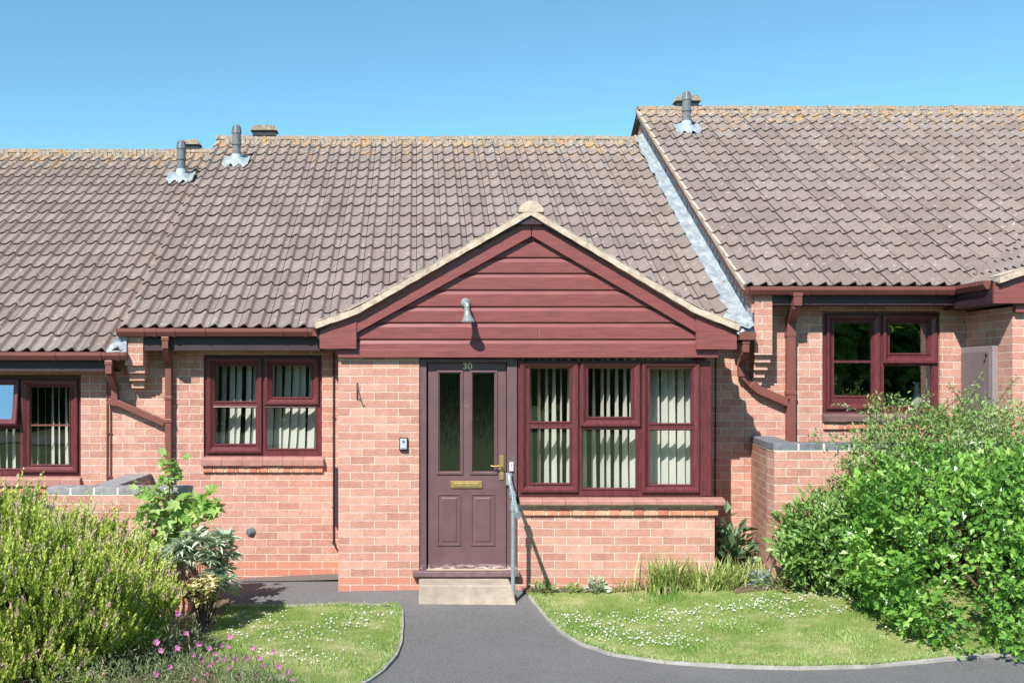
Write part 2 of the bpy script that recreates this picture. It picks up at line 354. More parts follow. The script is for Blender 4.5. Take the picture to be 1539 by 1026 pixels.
def header_course(parent, p, Y, proj):
    q = rect(p, Y); mb = MB(); n = int(round((q[1]-q[0])/.1125)); s = (q[1]-q[0])/n
    for i in range(n):
        a = q[0]+i*s; mb.box(a+.004, a+s-.004, Y-proj+random.uniform(-.002, .002), Y+.02, q[2], q[3])
    o = mb.build('header_course', HDR, parent, .008); m = MB(); m.box(q[0]+.003, q[1]-.003, Y-proj+.008, Y+.02, q[2]+.003, q[3]+.003); m.build('mortar', MORT, o); return o
def hdr_mat():
    t = NT('header_brick_face'); p = t.n('SeparateXYZ', {0: t.pos()}); c = t.math('FLOOR', t.math('DIVIDE', p.outputs[0], .1125))
    r = t.n('TexWhiteNoise', {'W': c}, noise_dimensions='1D').outputs[0]
    col = t.ramp(t.math('ADD', t.math('MULTIPLY', r, .6), t.math('MULTIPLY', t.noise(20, 4), .5)), [(.2, (.46,.17,.11)), (.6, (.66,.30,.19)), (.9, (.70,.42,.30))])
    return t.out(col, .88, t.bump(t.noise(120, 4), .003), spec=.2)
HDR = hdr_mat(); MORT = plain('mortar', (.72,.62,.52), .95, .2, 20, 90, .003); INT = plain('interior_plaster', (.26,.25,.24), .9, .1, 2)
# ---------------------------------------------------------------- gutters and pipes
def gutter_x(parent, x0, x1, yb, zt, joints, ends=(True, True)):
    mb = MB(); W, H = .105, .078
    pr = [(yb, zt), (yb, zt-H), (yb-W*.72, zt-H), (yb-W, zt-H*.45), (yb-W, zt), (yb-W+.006, zt), (yb-W+.006, zt-H*.42), (yb-W*.70, zt-H+.006), (yb-.006, zt-H+.006), (yb-.006, zt)]
    mb.prism(pr, x0, x1, 'x')
    for j, wd in joints:
        q = [(yb+.002, zt+.004), (yb+.002, zt-H-.006), (yb-W*.74, zt-H-.006), (yb-W-.006, zt-H*.45), (yb-W-.006, zt+.004), (yb-W+.010, zt+.004), (yb-W+.010, zt-H*.4), (yb-W*.70, zt-H+.010), (yb-.01, zt-H+.010), (yb-.01, zt+.004)]
        mb.prism(q, j-wd/2, j+wd/2, 'x')
    for x, e in ((x0, ends[0]), (x1, ends[1])):
        if e: mb.prism(pr[:5], x-.004, x+.004, 'x')
    return mb.build('gutter', GUT, parent)
def downpipe(parent, segs, r=.033, collars=(), mat=None):
    mb = MB()
    for s in segs: mb.tube(s, r, sq=True)
    for c in collars: mb.box(c[0]-r-.006, c[0]+r+.006, c[1]-r-.006, c[1]+r+.006, c[2]-.02, c[2]+.02)
    return mb.build('downpipe', mat or GUT, parent, .006)
def flue(parent, px, ytop, yjoin, ybase, ze, zr):
    k = (zr-ze)/(YR-YE); q = (CY-ybase)/F; Y = (EZ+q*D-ze+k*YE-.04)/(k-q); x = X(px, Y); zb, zj, zt = Z(ybase, Y), Z(yjoin, Y), Z(ytop, Y); h = zt-zj; mb = MB()
    mb.tube([(x, Y, zj-.01), (x, Y, zj+.05*h), (x, Y, zj+.051*h), (x, Y, zj+.30*h), (x, Y, zj+.301*h), (x, Y, zj+.36*h), (x, Y, zj+.361*h), (x, Y, zj+.66*h), (x, Y, zj+.70*h), (x, Y, zj+.96*h), (x, Y, zt)], [.068,.068,.058,.058,.070,.070,.060,.060,.068,.046,.034], 18)
    for j in range(9): a = j*2*math.pi/9; mb.tube([(x+.069*math.cos(a), Y+.069*math.sin(a), zj+.70*h), (x+.050*math.cos(a), Y+.050*math.sin(a), zj+.95*h)], .005, 4)
    o = mb.build('flue', FLUEM, parent, smooth=False)
    m = MB(); m.tube([(x, Y, zb-.05), (x, Y, zb+.03), (x, Y, zj)], [.085, .072, .066], 18); m.build('flue_base', FLUEL, o)
    m = MB(); n = 14; vs = []; fs = []
    for i in range(n+1):
        for j in range(9):
            u = (i/n-.5)*.36; v = (j/8-.5)*.30; e = .05*math.cos(i*2*math.pi/4.67) if j == 0 else 0
            b = .05*math.exp(-((u*u+v*v)/.010)); vs.append((x+u, Y+v-.02+e, ze+k*(Y+v-.02+e-YE)+.078+b+random.uniform(-.004, .004)+.01*math.cos(i*2*math.pi/4.67)-(.02 if j == 0 else 0)))
    for i in range(n):
        for j in range(8): a = i*9+j; fs.append((a, a+9, a+10, a+1))
    m.add(vs, fs); m.build('lead_slate', LEAD, o, smooth=True)
def ridge_vent(parent, p, Y):
    q = rect(p, Y); m = MB(); m.prism([(q[0]+.02, q[2]+.035), (q[0], q[2]+.03), (q[0]+.05, q[3]), (q[1]-.05, q[3]), (q[1], q[2]+.03), (q[1]-.02, q[2]+.035)], Y-.13, Y+.13); o = m.build('ridge_vent', RIDGE, parent)
    m = MB(); m.box(q[0]+.03, q[1]-.03, Y-.10, Y+.10, q[2]-.04, q[2]+.034); m.build('vent_slot', BLACK, o)
# ---------------------------------------------------------------- houses
YW, YE, YR = .88, .62, 5.9
SURF = {}
def roof(parent, name, x0, x1, ze, zr, seed):
    random.seed(seed); L = math.hypot(YR-YE, zr-ze); V = (0, YR-YE, zr-ze)
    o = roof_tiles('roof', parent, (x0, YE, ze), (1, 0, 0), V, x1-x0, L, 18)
    b = MB(); b.add([(x0, YR, zr+.01), (x1, YR, zr+.01), (x1, 11.2, ze), (x0, 11.2, ze)], [(0, 1, 2, 3)]); b.build('rear_roof', TILE, parent)
    ridge(parent, (x0+.02, YR, zr+.0), (x1-.02, YR, zr+.0)); return o
zeC, zrC = 2.285, 5.30; zeL, zrL = 2.05, 5.11; zeR, zrR = 2.70, 5.74
def gable_pts(ze, zr, zb=-.4, d=0): return [(YE+.02, ze-.25), (YE+.02, ze-.012-d), (YR, zr-.012-d), (11.2, ze-.012-d), (11.2, zb), (YW+.02, zb), (YW+.02, ze-.25)]
def shell(parent, x0, x1, ztop, ops, extra_walls=()):
    mb = MB(); mb.wall(x0, x1, -.5, ztop, ops, YW, YW+.28); mb.wall(x0, x1, -.5, ztop, [], 10.8, 11.0)
    mb.box(x0+.001, x0+.12, YW+.28, 10.8, -.5, ztop); mb.box(x1-.12, x1-.001, YW+.28, 10.8, -.5, ztop)
    for f in extra_walls: f(mb)
    o = mb.build('wall', BRICK, parent)
    m = MB(); m.box(x0+.1, x1-.1, YW+.29, 5.0, -.02, 0.0); m.box(x0+.1, x1-.1, YW+.285, 5.0, ztop+.001, ztop+.02); m.box(x0+.13, x1-.13, 4.9, 5.0, 0, ztop); m.build('room', INT, parent)
    return o
# --- the house in the middle
H1 = thing('terraced_bungalow', (1.0, 3.0, -.2), 'middle red brick bungalow with brown front door under a maroon boarded gable', 'house', 'terraced bungalows')
XS, XG = -2.94, 3.33          # left end of its roof, gable wall of the house to the right
W1 = (306, 484, 533, 685.5); oW1 = rect((306, 484, 533, 700), YW)
PX0, PX1 = X(508.5, 0), X(1074, 0)
ztopP = Z(528, 0)
oD = (X(630, 0), X(778, 0), Z(869, 0), ztopP+.01); oPW = (X(778, 0), X(1068, 0), Z(757, 0), ztopP+.01)
def porch_walls(mb):
    mb.wall(PX0, PX1, -.5, ztopP, [oD, (oPW[0], PX1, oPW[2], oPW[3])], 0, .105)
    mb.wall(PX0, PX1-.12, -.5, ztopP, [], YW-.001, YW+.001)if False else None
    mb.box(PX0, PX0+.105, .105, YW, -.5, ztopP); mb.box(PX1-.10, PX1, .105, YW, -.5, Z(757, 0)); mb.box(PX1-.06, PX1-.004, .105, YW, Z(757, 0), ztopP)
oIn = (PX0+.2, PX1-.15, 0, 2.0)
shell(H1, XS, XG, 2.16, [oW1, oIn], (porch_walls,))
m = MB(); m.box(PX0+.11, PX1-.11, .11, YW, -.06, -.01); m.build('porch_floor', INT, H1); m = MB(); m.box(PX0+.01, PX1-.01, .01, YW+.02, ztopP+.002, ztopP+.03); m.build('porch_ceiling', INT, H1)
roof(H1, 'roof', XS, XG-.01, zeC, zrC, 3)
m = MB(); m.prism(gable_pts(zeC, zrC), XS+.01, XS+.1, 'x'); m.build('gable_wall', BRICK, H1)
window(H1, W1, YW+.03, [(322.8, 384.5, 549, 603), (322.8, 384.5, 612.5, 667), (408.6, 467.5, 549, 597), (400.5, 474.5, 612.5, 674)],
    [(311.5, 394, 537, 680.5), (397.5, 479.5, 537, 608.5)])
tile_sill(H1, (304, 487, 687, 699.5), YW, .06); header_course(H1, (305, 486, 700.5, 709.5), YW, .03)
# fascia, gutter, pipes
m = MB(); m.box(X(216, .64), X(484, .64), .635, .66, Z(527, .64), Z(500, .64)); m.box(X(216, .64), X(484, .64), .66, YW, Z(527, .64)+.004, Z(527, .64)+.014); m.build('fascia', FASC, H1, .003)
gutter_x(H1, X(178, .6), X(470, .6), .633, Z(493.5, .58), [(X(216, .58), .03), (X(234, .58), .03), (X(262, .58), .03), (X(309, .58), .014), (X(425, .58), .014), (X(460, .58), .03)])
xa, xd = X(250, .62), X(253.5, YW-.05); yd = YW-.05
downpipe(H1, [[(xa, .59, Z(506, .6)), (xa, .59, Z(524, .6))], [(xa, .59, Z(522, .6)), (xd, yd, Z(545, .83))], [(xd, yd, Z(542, .83)), (xd, yd, -.22)],
    [(X(163.5, .85), yd, Z(603, .83)), (X(180, .83), yd, Z(606, .83)), (X(248, .83), yd, Z(636, .83))]], .032,
    [(xd, yd, Z(598, .83)), (xd, yd, Z(632, .83)), (xa, .59, Z(509, .6))])
for q, dz in (((188, 215, 508, 549), 0), ):
    c = MB(); a, b = X(188, YE), X(215, YE); c.box(a, b, YE, YW+.01, Z(549, YE), Z(506, YE))
    for k in range(3): c.box(a+.012+.006*k, b+.004-.016*k, YE+.05+.055*k, YW+.01, Z(549, YE)-.075*(k+1), Z(549, YE)-.075*k-.0005)
    c.build('brick_corbel', BRICK, H1)
m = MB(); m.add([(X(176, .6), .60, Z(503, .6)), (X(190, .6), .60, Z(507, .6)), (X(190, .6), .60, Z(531, .6)), (X(160, .6), .57, Z(530, .6)), (X(166, .62), .63, Z(517, .6)), (X(181, .7), .72, Z(515, .7))], [(0, 4, 3, 2, 1), (0, 5, 4)]); m.build('lead_apron', LEAD, H1)
# thin pipe, conduit and cables
m = MB(); xc = X(501.5, YW-.015); m.tube([(xc, YW-.015, Z(530, YW)), (xc, YW-.015, Z(815, YW)), (xc+.03, YW-.03, Z(824, YW))], .009, 8)
for py in (560, 627, 762, 815): m.box(xc-.014, xc+.014, YW-.027, YW, Z(py, YW)-.008, Z(py, YW)+.008)
m.build('cable', BLACK, H1)
m = MB(); xk = X(507, YW-.02); m.box(xk-.022, xk+.02, YW-.045, YW-.002, Z(790, YW), Z(702, YW)); m.build('cable_cover', FASC, H1, .004)
m = MB(); m.tube([(X(1076, YW-.01), YW-.012, Z(535, YW)), (X(1074, YW-.01), YW-.012, -.1)], .0065, 8)
for py in (585, 640, 690, 737): m.box(X(1075, YW)-.01, X(1075, YW)+.01, YW-.02, YW, Z(py, YW)-.007, Z(py, YW)+.007)
m.build('cable', BLACK, H1)
m = MB(); xv, zv = X(377, YW), Z(798.5, YW); m.tube([(xv, YW+.01, zv), (xv, YW-.012, zv), (xv, YW-.02, zv)], [.048, .048, .036], 20); m.tube([(xv, YW-.019, zv), (xv, YW-.035, zv)], [.026, .026], 16); m.tube([(xv, YW-.034, zv), (xv, YW-.045, zv)], [.017, .012], 12)
m.build('pipe_boss', FLUEM, H1, smooth=False)
flue(H1, 355.5, 188, 231, 244, zeC, zrC); ridge_vent(H1, (378, 418, 191, 202), YR)
# --- porch gable
def porch_gable(parent, xo, zo, left_only=False, box_l=480.5):
    Yb = -.10; 
    def p(px, py, Y=Yb): return (X(px, Y)+xo, Z(py, Y)+zo)
    V0_ = -.165; pk_x, pk_z = X(798, V0_)+xo, Z(313, V0_)+zo
    cl = MB(); apex = p(800, 350); zb = p(0, 526)[1]; sl = .545; cx = apex[0]; y0 = -.045
    edges = [Z(v, y0)+zo for v in (360, 387.4, 411, 436, 461, 485, 510, 535)]
    for a, b in zip(edges[1:], edges[:-1]):
        hw = lambda z: max(.01, (apex[1]+.06-z)/sl)
        a2 = max(a, zb-.01)
        prof = [(a2, y0-.004), (a2+.008, y0-.012), (b-.040, y0-.012), (b-.011, y0+.0005), (b-.006, y0+.005), (b, y0+.005)]
        vs = []; 
        for z, y in prof: vs += [(max(cx-hw(z), PX0+xo-.02), y, z), (min(cx+hw(z), PX1+xo+.02), y, z)]
        cl.add(vs, [(2*i, 2*i+1, 2*i+3, 2*i+2) for i in range(len(prof)-1)])
    cl.prism([(PX0+xo, zb-.02), (cx, apex[1]+.1), (PX1+xo, zb-.02)], y0+.006, y0+.03)
    g = cl.build('gable_cladding', CLAD, parent)
    m = MB(); m.box(X(1015.5, y0)+xo-.0015-1.27, X(1015.5, y0)+xo+.0015-1.27, y0-.0145, y0-.01, Z(507, y0)+zo, Z(487, y0)+zo); m.build('board_joint', SILLT, g)
    def board(pts): m = MB(); m.prism([p(*q) for q in pts], Yb, Yb+.022); return m.build('bargeboard', CLAD, parent, .003)
    board([(798.6, 324), (798.6, 355), (534, 501), (534, 472)]); board([(799.8, 324), (799.8, 355), (1047, 500), (1047, 470)])
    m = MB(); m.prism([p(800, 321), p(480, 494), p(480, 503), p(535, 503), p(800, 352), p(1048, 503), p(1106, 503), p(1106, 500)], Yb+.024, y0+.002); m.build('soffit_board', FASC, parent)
    for L, pts in ((1, [(box_l, 493.5), (box_l, 524), (535, 524), (535, 470.5)]), (0, [(1046, 469), (1046, 525), (1107, 525), (1107, 498.5)])):
        m = MB(); q = [p(*a) for a in pts]; m.prism(q, Yb-.012, Yb+.02)
        o = m.build('box_end', CLAD, parent, .003)
        xx = [min(a[0] for a in q), max(a[0] for a in q)]; x_in = (PX0 if L else PX1)+xo; lo, hi = (xx[0], x_in) if L else (x_in, xx[1])
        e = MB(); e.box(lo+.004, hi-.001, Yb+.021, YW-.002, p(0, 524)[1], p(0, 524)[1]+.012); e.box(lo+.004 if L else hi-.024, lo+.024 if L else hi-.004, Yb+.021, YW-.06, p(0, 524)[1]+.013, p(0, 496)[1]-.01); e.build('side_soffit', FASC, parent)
        e = MB(); wx = p(535 if L else 1046, 0)[0]; e.box(wx-.004, wx+.004, Yb-.016, Yb-.01, p(0, 524)[1], p(0, 472)[1]); e.build('trim', CLAD, o)
    m = MB(); m.prism([(pk_x-.16, pk_z-.145), (pk_x, pk_z-.03), (pk_x+.16, pk_z-.145)], V0_+.02, V0_+.07); m.build('apex_board', FASC, parent)
    m = MB(); m.box(X(508, -.06)+xo, X(1079.5, -.06)+xo, -.062, -.001, Z(537, -.06)+zo, Z(525.6, -.06)+zo); m.build('gable_base_board', CLAD, parent, .003)
    # verge and roof slopes
    V0 = -.165; pk = (X(798, V0)+xo, Z(313, V0)+zo)
    for s, lowpts in ((-1, [(534, 463.5), (474, 484)]), (1, [(1046, 461.5), (1111, 487)])):
        top = [(798, 313.5)]+lowpts; n = 30; out = []; dwn = []; m = MB()
        # verge drawn as mortar bed with tile ends above
        ln = [(X(a, V0)+xo, Z(b, V0)+zo) for a, b in top]
        def at(t):
            if t < .82: k = t/.82; a, b = ln[0], ln[1]
            else: k = (t-.82)/.18; a, b = ln[1], ln[2]
            return (a[0]+(b[0]-a[0])*k, a[1]+(b[1]-a[1])*k)
        for i in range(n+1):
            q = at(i/n); out.append((q[0], q[1]+.001*math.sin(i*1.7))); dwn.append((q[0]+s*.0, q[1]-.060+.0025*math.sin(i*2.3)))
        for i in range(n):
            m.prism([out[i], dwn[i], dwn[i+1], out[i+1]], V0, V0+.24)
        m.build('verge', VERGE, parent)
        U = (0, 1, 0); O = (ln[2][0], V0+.03, ln[2][1]-.080); Vv = (ln[0][0]-ln[2][0], 0, ln[0][1]-ln[2][1]); Lr = math.hypot(Vv[0], Vv[2])
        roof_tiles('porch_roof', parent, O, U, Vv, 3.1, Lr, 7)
        t = MB()
        for i in range(7):                          # ends of the verge tiles stepping up the rake
            k = 1-(i+.5)/7; q0 = at(min(1, k+.07)); q1 = at(max(0, k-.06))
            t.add([(q0[0], V0+.005, q0[1]+.006), (q0[0], V0+.24, q0[1]+.006), (q1[0], V0+.24, q1[1]+.004), (q1[0], V0+.005, q1[1]+.004), (q0[0], V0+.005, q0[1]+.016), (q0[0], V0+.24, q0[1]+.016), (q1[0], V0+.24, q1[1]+.006), (q1[0], V0+.005, q1[1]+.006)],
                [(0,3,2,1),(4,5,6,7),(0,1,5,4),(1,2,6,5),(2,3,7,6),(3,0,4,7)])
        t.build('verge_tile', VERGE, parent)
    ridge(parent, (pk[0], V0+.02, pk[1]-.03), (pk[0], 2.75, pk[1]-.03), .115)
    m = MB(); n = 18; m.prism([(pk[0]+.115*math.cos(math.pi*k/n), pk[1]-.035+.105*math.sin(math.pi*k/n)) for k in range(n+1)], V0-.004, V0+.03); m.build('ridge_end', VERGE, parent)
porch_gable(H1, 0, 0)
m = MB(); m.tube([(X(474, .5), .54, Z(498, .5)), (X(482, .3), .25, Z(498, .3)), (X(482, .3), -.05, Z(499, 0))], .04, sq=True); m.build('side_gutter', GUT, H1)
# porch window
window(H1, (778.5, 1068, 541.5, 745.5), .03, [(796.5, 857, 553, 633.5), (796.5, 857, 644, 726), (884, 949.5, 553, 626.5), (875, 956.5, 645, 733.5), (976.5, 1039.5, 554, 636), (976.5, 1039.5, 646, 728)],
    [(781.5, 869, 543.5, 739.5), (871.5, 962, 543.5, 641), (964, 1051, 544, 740)])
m = MB(); m.prism([(X(1068, .03)-.1, .025), (X(1068, .03)-.1, .02), (X(1068, .03), .02), (X(1068, .03), YW-.2), (X(1068, .03)-.05, YW-.2), (X(1068, .03)-.05, .1)], Z(745, .03), Z(543, .03), 'z'); m.build('corner_post', FRAME, H1, .003)
tile_sill(H1, (780, 1087, 748.5, 757.5), 0, .085); header_course(H1, (783, 1079, 762.5, 774), 0, .03)
m = MB(); m.box(X(780, 0), PX1-.003, -.012, .02, Z(762, 0), Z(757, 0)); m.build('sill_bed', MORT, H1)
# door
DF = MB(); Yd = .03; x0, x1 = X(630, Yd), X(777, Yd); DF.box(x0, X(641, Yd), Yd-.01, Yd+.09, 0, Z(539, Yd)); DF.box(X(762, Yd), x1, Yd-.01, Yd+.09, 0, Z(539, Yd)); DF.box(X(641, Yd), X(762, Yd), Yd-.01, Yd+.09, Z(544.5, Yd), Z(539, Yd))
door_frame = DF.build('door_frame', DOORM, H1, .005)
m = MB(); m.box(X(620, -.07), X(781.5, -.07), -.075, .03, Z(867, -.07), Z(858.5, -.07)); m.build('door_sill', plain('sill_paint', (.16,.10,.10), .6, .25, 14), door_frame, .008)
m = MB(); m.box(X(641, .02), X(762, .02), .005, .06, Z(858, .02), Z(855, .02)); m.build('weather_bar', plain('pale_bar', (.5,.42,.28), .6), door_frame)
Yl = .06
def L(a): return rect(a, Yl)
dl = MB(); ops = [L((660.5, 692, 561, 708.5)), L((710.5, 743, 561, 708.5))]; R = L((643, 760.5, 545.5, 855.5)); dl.wall(R[0], R[1], R[2], R[3], ops, Yl, Yl+.045)
door = dl.build('door', DOORM, H1, .003)
for q in (L((655.5, 696.5, 556, 713)), L((706, 748, 556, 713))):
    m = MB(); m.ring(q, [(0, Yl+.001), (.004, Yl-.012), (.018, Yl-.014), (.030, Yl+.004), (.032, Yl+.02)]); m.build('glazing_bead', DOORM, door)
for o_ in ops:
    m = MB(); m.box(o_[0]-.002, o_[1]+.002, Yl+.018, Yl+.024, o_[2]-.002, o_[3]+.002); m.build('pane', GLASSD, door)
for q in (L((656.5, 693, 741, 820)), L((707, 744, 741, 820))):
    m = MB(); m.ring(q, [(0, Yl+.001), (.003, Yl-.009), (.014, Yl-.010), (.020, Yl-.001), (.036, Yl-.001), (.050, Yl-.008)])
    m.box(q[0]+.05, q[1]-.05, Yl-.0081, Yl-.002, q[2]+.05, q[3]-.05); m.build('raised_panel', DOORM, door)
m = MB(); q = L((677.5, 724.5, 722.5, 733)); m.box(q[0], q[1], Yl-.012, Yl+.002, q[2], q[3]); m.box(q[0]+.03, q[1]-.03, Yl-.018, Yl-.01, q[2]+.014, q[3]-.014); m.build('letter_plate', BRASS, door, .003)
m = MB(); q = L((750.5, 757, 684, 720.5)); m.box(q[0], q[1], Yl-.01, Yl+.002, q[2], q[3]); zz = Z(700, Yl); xx = (q[0]+q[1])/2
m.tube([(xx, Yl, zz), (xx, Yl-.045, zz)], .009, 10); m.tube([(xx+.004, Yl-.047, zz), (xx-.03, Yl-.05, zz+.003), (xx-.075, Yl-.05, zz+.001), (xx-.105, Yl-.046, zz+.006)], [.009, .009, .0075, .006], 10); m.build('handle', BRASS, door, .002)
def text(s, size, loc, mat, parent, name, depth=.003):
    cu = bpy.data.curves.new(name, 'FONT'); cu.body = s; cu.size = size; cu.extrude = depth; cu.offset = .0012; cu.align_x = 'CENTER'; cu.align_y = 'CENTER'
    t = bpy.data.objects.new(name, cu); COL.objects.link(t); bpy.context.view_layer.update()
    me = bpy.data.meshes.new_from_object(t.evaluated_get(bpy.context.evaluated_depsgraph_get())); bpy.data.objects.remove(t)
    off = ORG[parent]; me.materials.clear(); me.materials.append(mat)
    for v in me.vertices: x, y, z = v.co; v.co = (loc[0]+x*1.12-off.x, loc[1]-z-off.y, loc[2]+y-off.z)
    return finish(name, me, parent, off)
GOLD = plain('gilt_numeral', (.75,.60,.42), .5, .1, 30)
text('30', .083, (X(702.5, Yl), Yl-.003, Z(550.5, Yl)), GOLD, door, 'house_number')
# --- the house on the left
H0 = thing('terraced_bungalow', (-6.0, 3.0, -.4), 'left red brick bungalow with the lowest roof and an open top window', 'house', 'terraced bungalows')
oW0 = rect((-56, 121.5, 563, 730), YW)
shell(H0, -9.5, XS-.001, 1.98, [oW0]); roof(H0, 'roof', -9.5, XS+.02, zeL, zrL, 5)
m = MB(); m.prism(gable_pts(zeL, zrL), -9.5, -9.4, 'x'); m.build('gable_wall', BRICK, H0)
fw = window(H0, (-56, 121.5, 563, 714), YW+.03, [(44.7, 104, 581, 698), (-45, 20.5, 581, 626), (-50, 30.5, 644, 704)], [(31.5, 117.5, 570, 709.5)], [])
m = MB(); q = rect((44.7, 104, 637.5, 640), YW+.03); m.box(q[0], q[1], YW+.045, YW+.055, q[2], q[3]); m.build('glazing_bar', GUT, fw)
# open top sash, hinged at its head
m = MB(); q = rect((-51, 30.5, 569, 638), YW+.03); m.ring(q, [(0, YW+.03), (0, YW-.0), (.008, YW-.008), (.03, YW-.008), (.058, YW+.018), (.06, YW+.04)])
hz = q[3]; an = math.radians(10)
m.v = [(x, YW+.0+(y-YW)*math.cos(an)-(hz-z)*math.sin(an), hz-(hz-z)*math.cos(an)-(y-YW)*math.sin(an)) for x, y, z in m.v]; s_ = m.build('sash', FRAME, fw)
m = MB(); m.add([(q[0]+.055, YW+.03, q[2]+.055), (q[1]-.055, YW+.03, q[2]+.055), (q[1]-.055, YW+.03, q[3]-.055), (q[0]+.055, YW+.03, q[3]-.055)], [(0,1,2,3)])
m.v = [(x, YW+.0+(y-YW)*math.cos(an)-(hz-z)*math.sin(an), hz-(hz-z)*math.cos(an)-(y-YW)*math.sin(an)) for x, y, z in m.v]; m.build('pane', glass_mat('sash_glass', .55), fw)
tile_sill(H0, (-58, 122.5, 717, 730), YW, .06); header_course(H0, (-56, 121, 731, 740), YW, .03)
m = MB(); m.box(-9.5, X(171, .64), .635, .66, Z(558.5, .64), Z(534, .64)); m.box(-9.5, X(171, .64), .66, YW, Z(558.5, .64)+.004, Z(558.5, .64)+.014); m.build('fascia', FASC, H0, .003)
gutter_x(H0, -9.5, X(190, .58), .633, Z(529, .58), [(X(84, .58), .014), (X(151.5, .58), .03), (X(178, .58), .04), (X(-60, .58), .014)])
xa = X(165.5, .62); downpipe(H0, [[(xa, .59, Z(540, .6)), (xa, .59, Z(562, .6))], [(xa, .59, Z(560, .6)), (X(173, .83), yd, Z(583, .83))], [(X(173, .83), yd, Z(580, .83)), (X(173, .83), yd, Z(607, .83))]], .033, [(xa, .59, Z(545, .6))])
m = MB()
for dx in (0, .035):
    x_ = X(161.5, YW)+dx; m.tube([(x_, YW-.014, Z(572, YW)), (x_, YW-.014, -.3)], .008, 8)
for py in (590, 650, 715): m.box(X(161.5, YW)-.012, X(161.5, YW)+.047, YW-.024, YW, Z(py, YW)-.006, Z(py, YW)+.006)
m.build('cable', GUT, H0)
flue(H0, 272.5, 211, 253, 268, zeL, zrL); ridge_vent(H0, (276, 303, 212.5, 223), YR)
# --- the house on the right
H2 = thing('terraced_bungalow', (8.0, 3.0, .2), 'right red brick bungalow with the highest roof beside the lead flashing', 'house', 'terraced bungalows')
W2 = (1236, 1412.5, 468, 620); oW2 = rect((1236, 1412.5, 468, 634), YW); DXP = 5.577-PX0; DZP = .42
def porch2(mb):
    a, b = PX0+DXP, PX1+DXP
    mb.wall(a, b, -.5, ztopP+DZP, [], .0, .105); mb.box(a, a+.105, .105, YW, -.5, ztopP+DZP); mb.box(b-.105, b, .105, YW, -.5, ztopP+DZP)
shell(H2, XG+.002, 12.5, 2.56, [oW2], (porch2,)); roof(H2, 'roof', XG-.085, 12.5, zeR, zrR, 9)
m = MB(); m.prism(gable_pts(zeR, zrR), XG, XG+.1, 'x'); m.build('gable_wall', BRICK, H2)
fw = window(H2, W2, YW+.03, [(1253.5, 1311, 485, 595), (1337, 1395.5, 485.5, 531), (1328.5, 1401.5, 549, 611)], [(1241, 1322, 473, 615), (1326, 1408, 473, 546.5)], glass=GLASSW)
m = MB(); q = rect((1253.5, 1311, 541.5, 545), YW+.03); m.box(q[0], q[1], YW+.04, YW+.055, q[2], q[3]); m.build('glazing_bar', FRAME, fw)
tile_sill(H2, (1235, 1414, 622, 633.5), YW, .06, SILLD); header_course(H2, (1236, 1413, 635, 645), YW, .03)
m = MB(); m.box(X(1161, .64), X(1452, .64), .635, .66, Z(458.5, .64), Z(437, .64)); m.box(X(1161, .64), X(1460, .64), .66, YW, Z(458.5, .64)+.004, Z(458.5, .64)+.014); m.build('fascia', FASC, H2, .003)
gutter_x(H2, X(1124, .58), X(1438, .58), .633, Z(431, .58), [(X(1139, .58), .014), (X(1188, .58), .03), (X(1214, .58), .03), (X(1297, .58), .014), (X(1402, .58), .014), (X(1430, .58), .03)])
xa = X(1197, .6); xd = X(1188, YW-.05)
downpipe(H2, [[(xa, .59, Z(440, .6)), (xa, .59, Z(460, .6))], [(xa, .59, Z(458, .6)), (xd, yd, Z(482, .83))], [(xd, yd, Z(478, .83)), (xd, yd, -.1)],
   [(X(1128, .83), yd, Z(576, .83)), (X(1140, .83), yd, Z(586, .83)), (X(1184, .83), yd, Z(605, .83))]], .042,
   [(xd, yd, Z(503, .83)), (xd, yd, Z(590, .83)), (xa, .59, Z(443, .6))])
xr = X(1118, .6)
downpipe(H1, [[(xr, .56, Z(511, .6)), (xr, .56, Z(530, .6))], [(xr, .56, Z(528, .6)), (X(1114, .8), yd-.02, Z(546, .8))], [(X(1114, .8), yd-.02, Z(544, .8)), (X(1115, .8), yd-.02, Z(566, .8))], [(X(1115, .83), yd-.01, Z(564, .83)), (X(1128, .83), yd, Z(577, .83))]], .034, [(xr, .56, Z(514, .6))])
m = MB(); m.box(X(1110, .55), X(1134, .55), .50, .61, Z(511, .55), Z(499, .55)); m.build('gutter_outlet', GUT, H1, .004)
c = MB(); a, b = X(1134, YE), X(1160.5, YE); c.box(a, b, YE-.003, YW+.01, Z(533, YE), zeR-.02)
for k in range(4): c.box(a+.02+.006*k, b-.004-.014*k, YE+.045+.045*k, YW+.01, Z(533, YE)-.075*(k+1), Z(533, YE)-.075*k-.0005)
c.build('brick_corbel', BRICK, H2)
LR = math.hypot(YR-YE, zrR-zeR); vR = Vector((0, YR-YE, zrR-zeR)).normalized(); nR = Vector((0, -vR.z, vR.y))
def on(x, s, n, ze): p = Vector((x, YE, ze))+vR*s+nR*n; return (p.x, p.y, p.z)
m = MB(); xv = XG-.085
for i in range(18):
    a, b = LR*i/18, LR*(i+1)/18; j = random.uniform(-.003, .003)
    for x0_, x1_, n0, n1, mm in ((xv-.012+j, xv+.03, -.022, .018, 0),):
        m.add([on(x0_, a, n0, zeR), on(x1_, a, n0, zeR), on(x1_, b, n0, zeR), on(x0_, b, n0, zeR), on(x0_, a, n1+.022, zeR), on(x1_, a, n1+.022, zeR), on(x1_, b, n1, zeR), on(x0_, b, n1, zeR)], [(0,3,2,1),(4,5,6,7),(0,1,5,4),(1,2,6,5),(2,3,7,6),(3,0,4,7)])
m.build('verge', VERGE, H2)
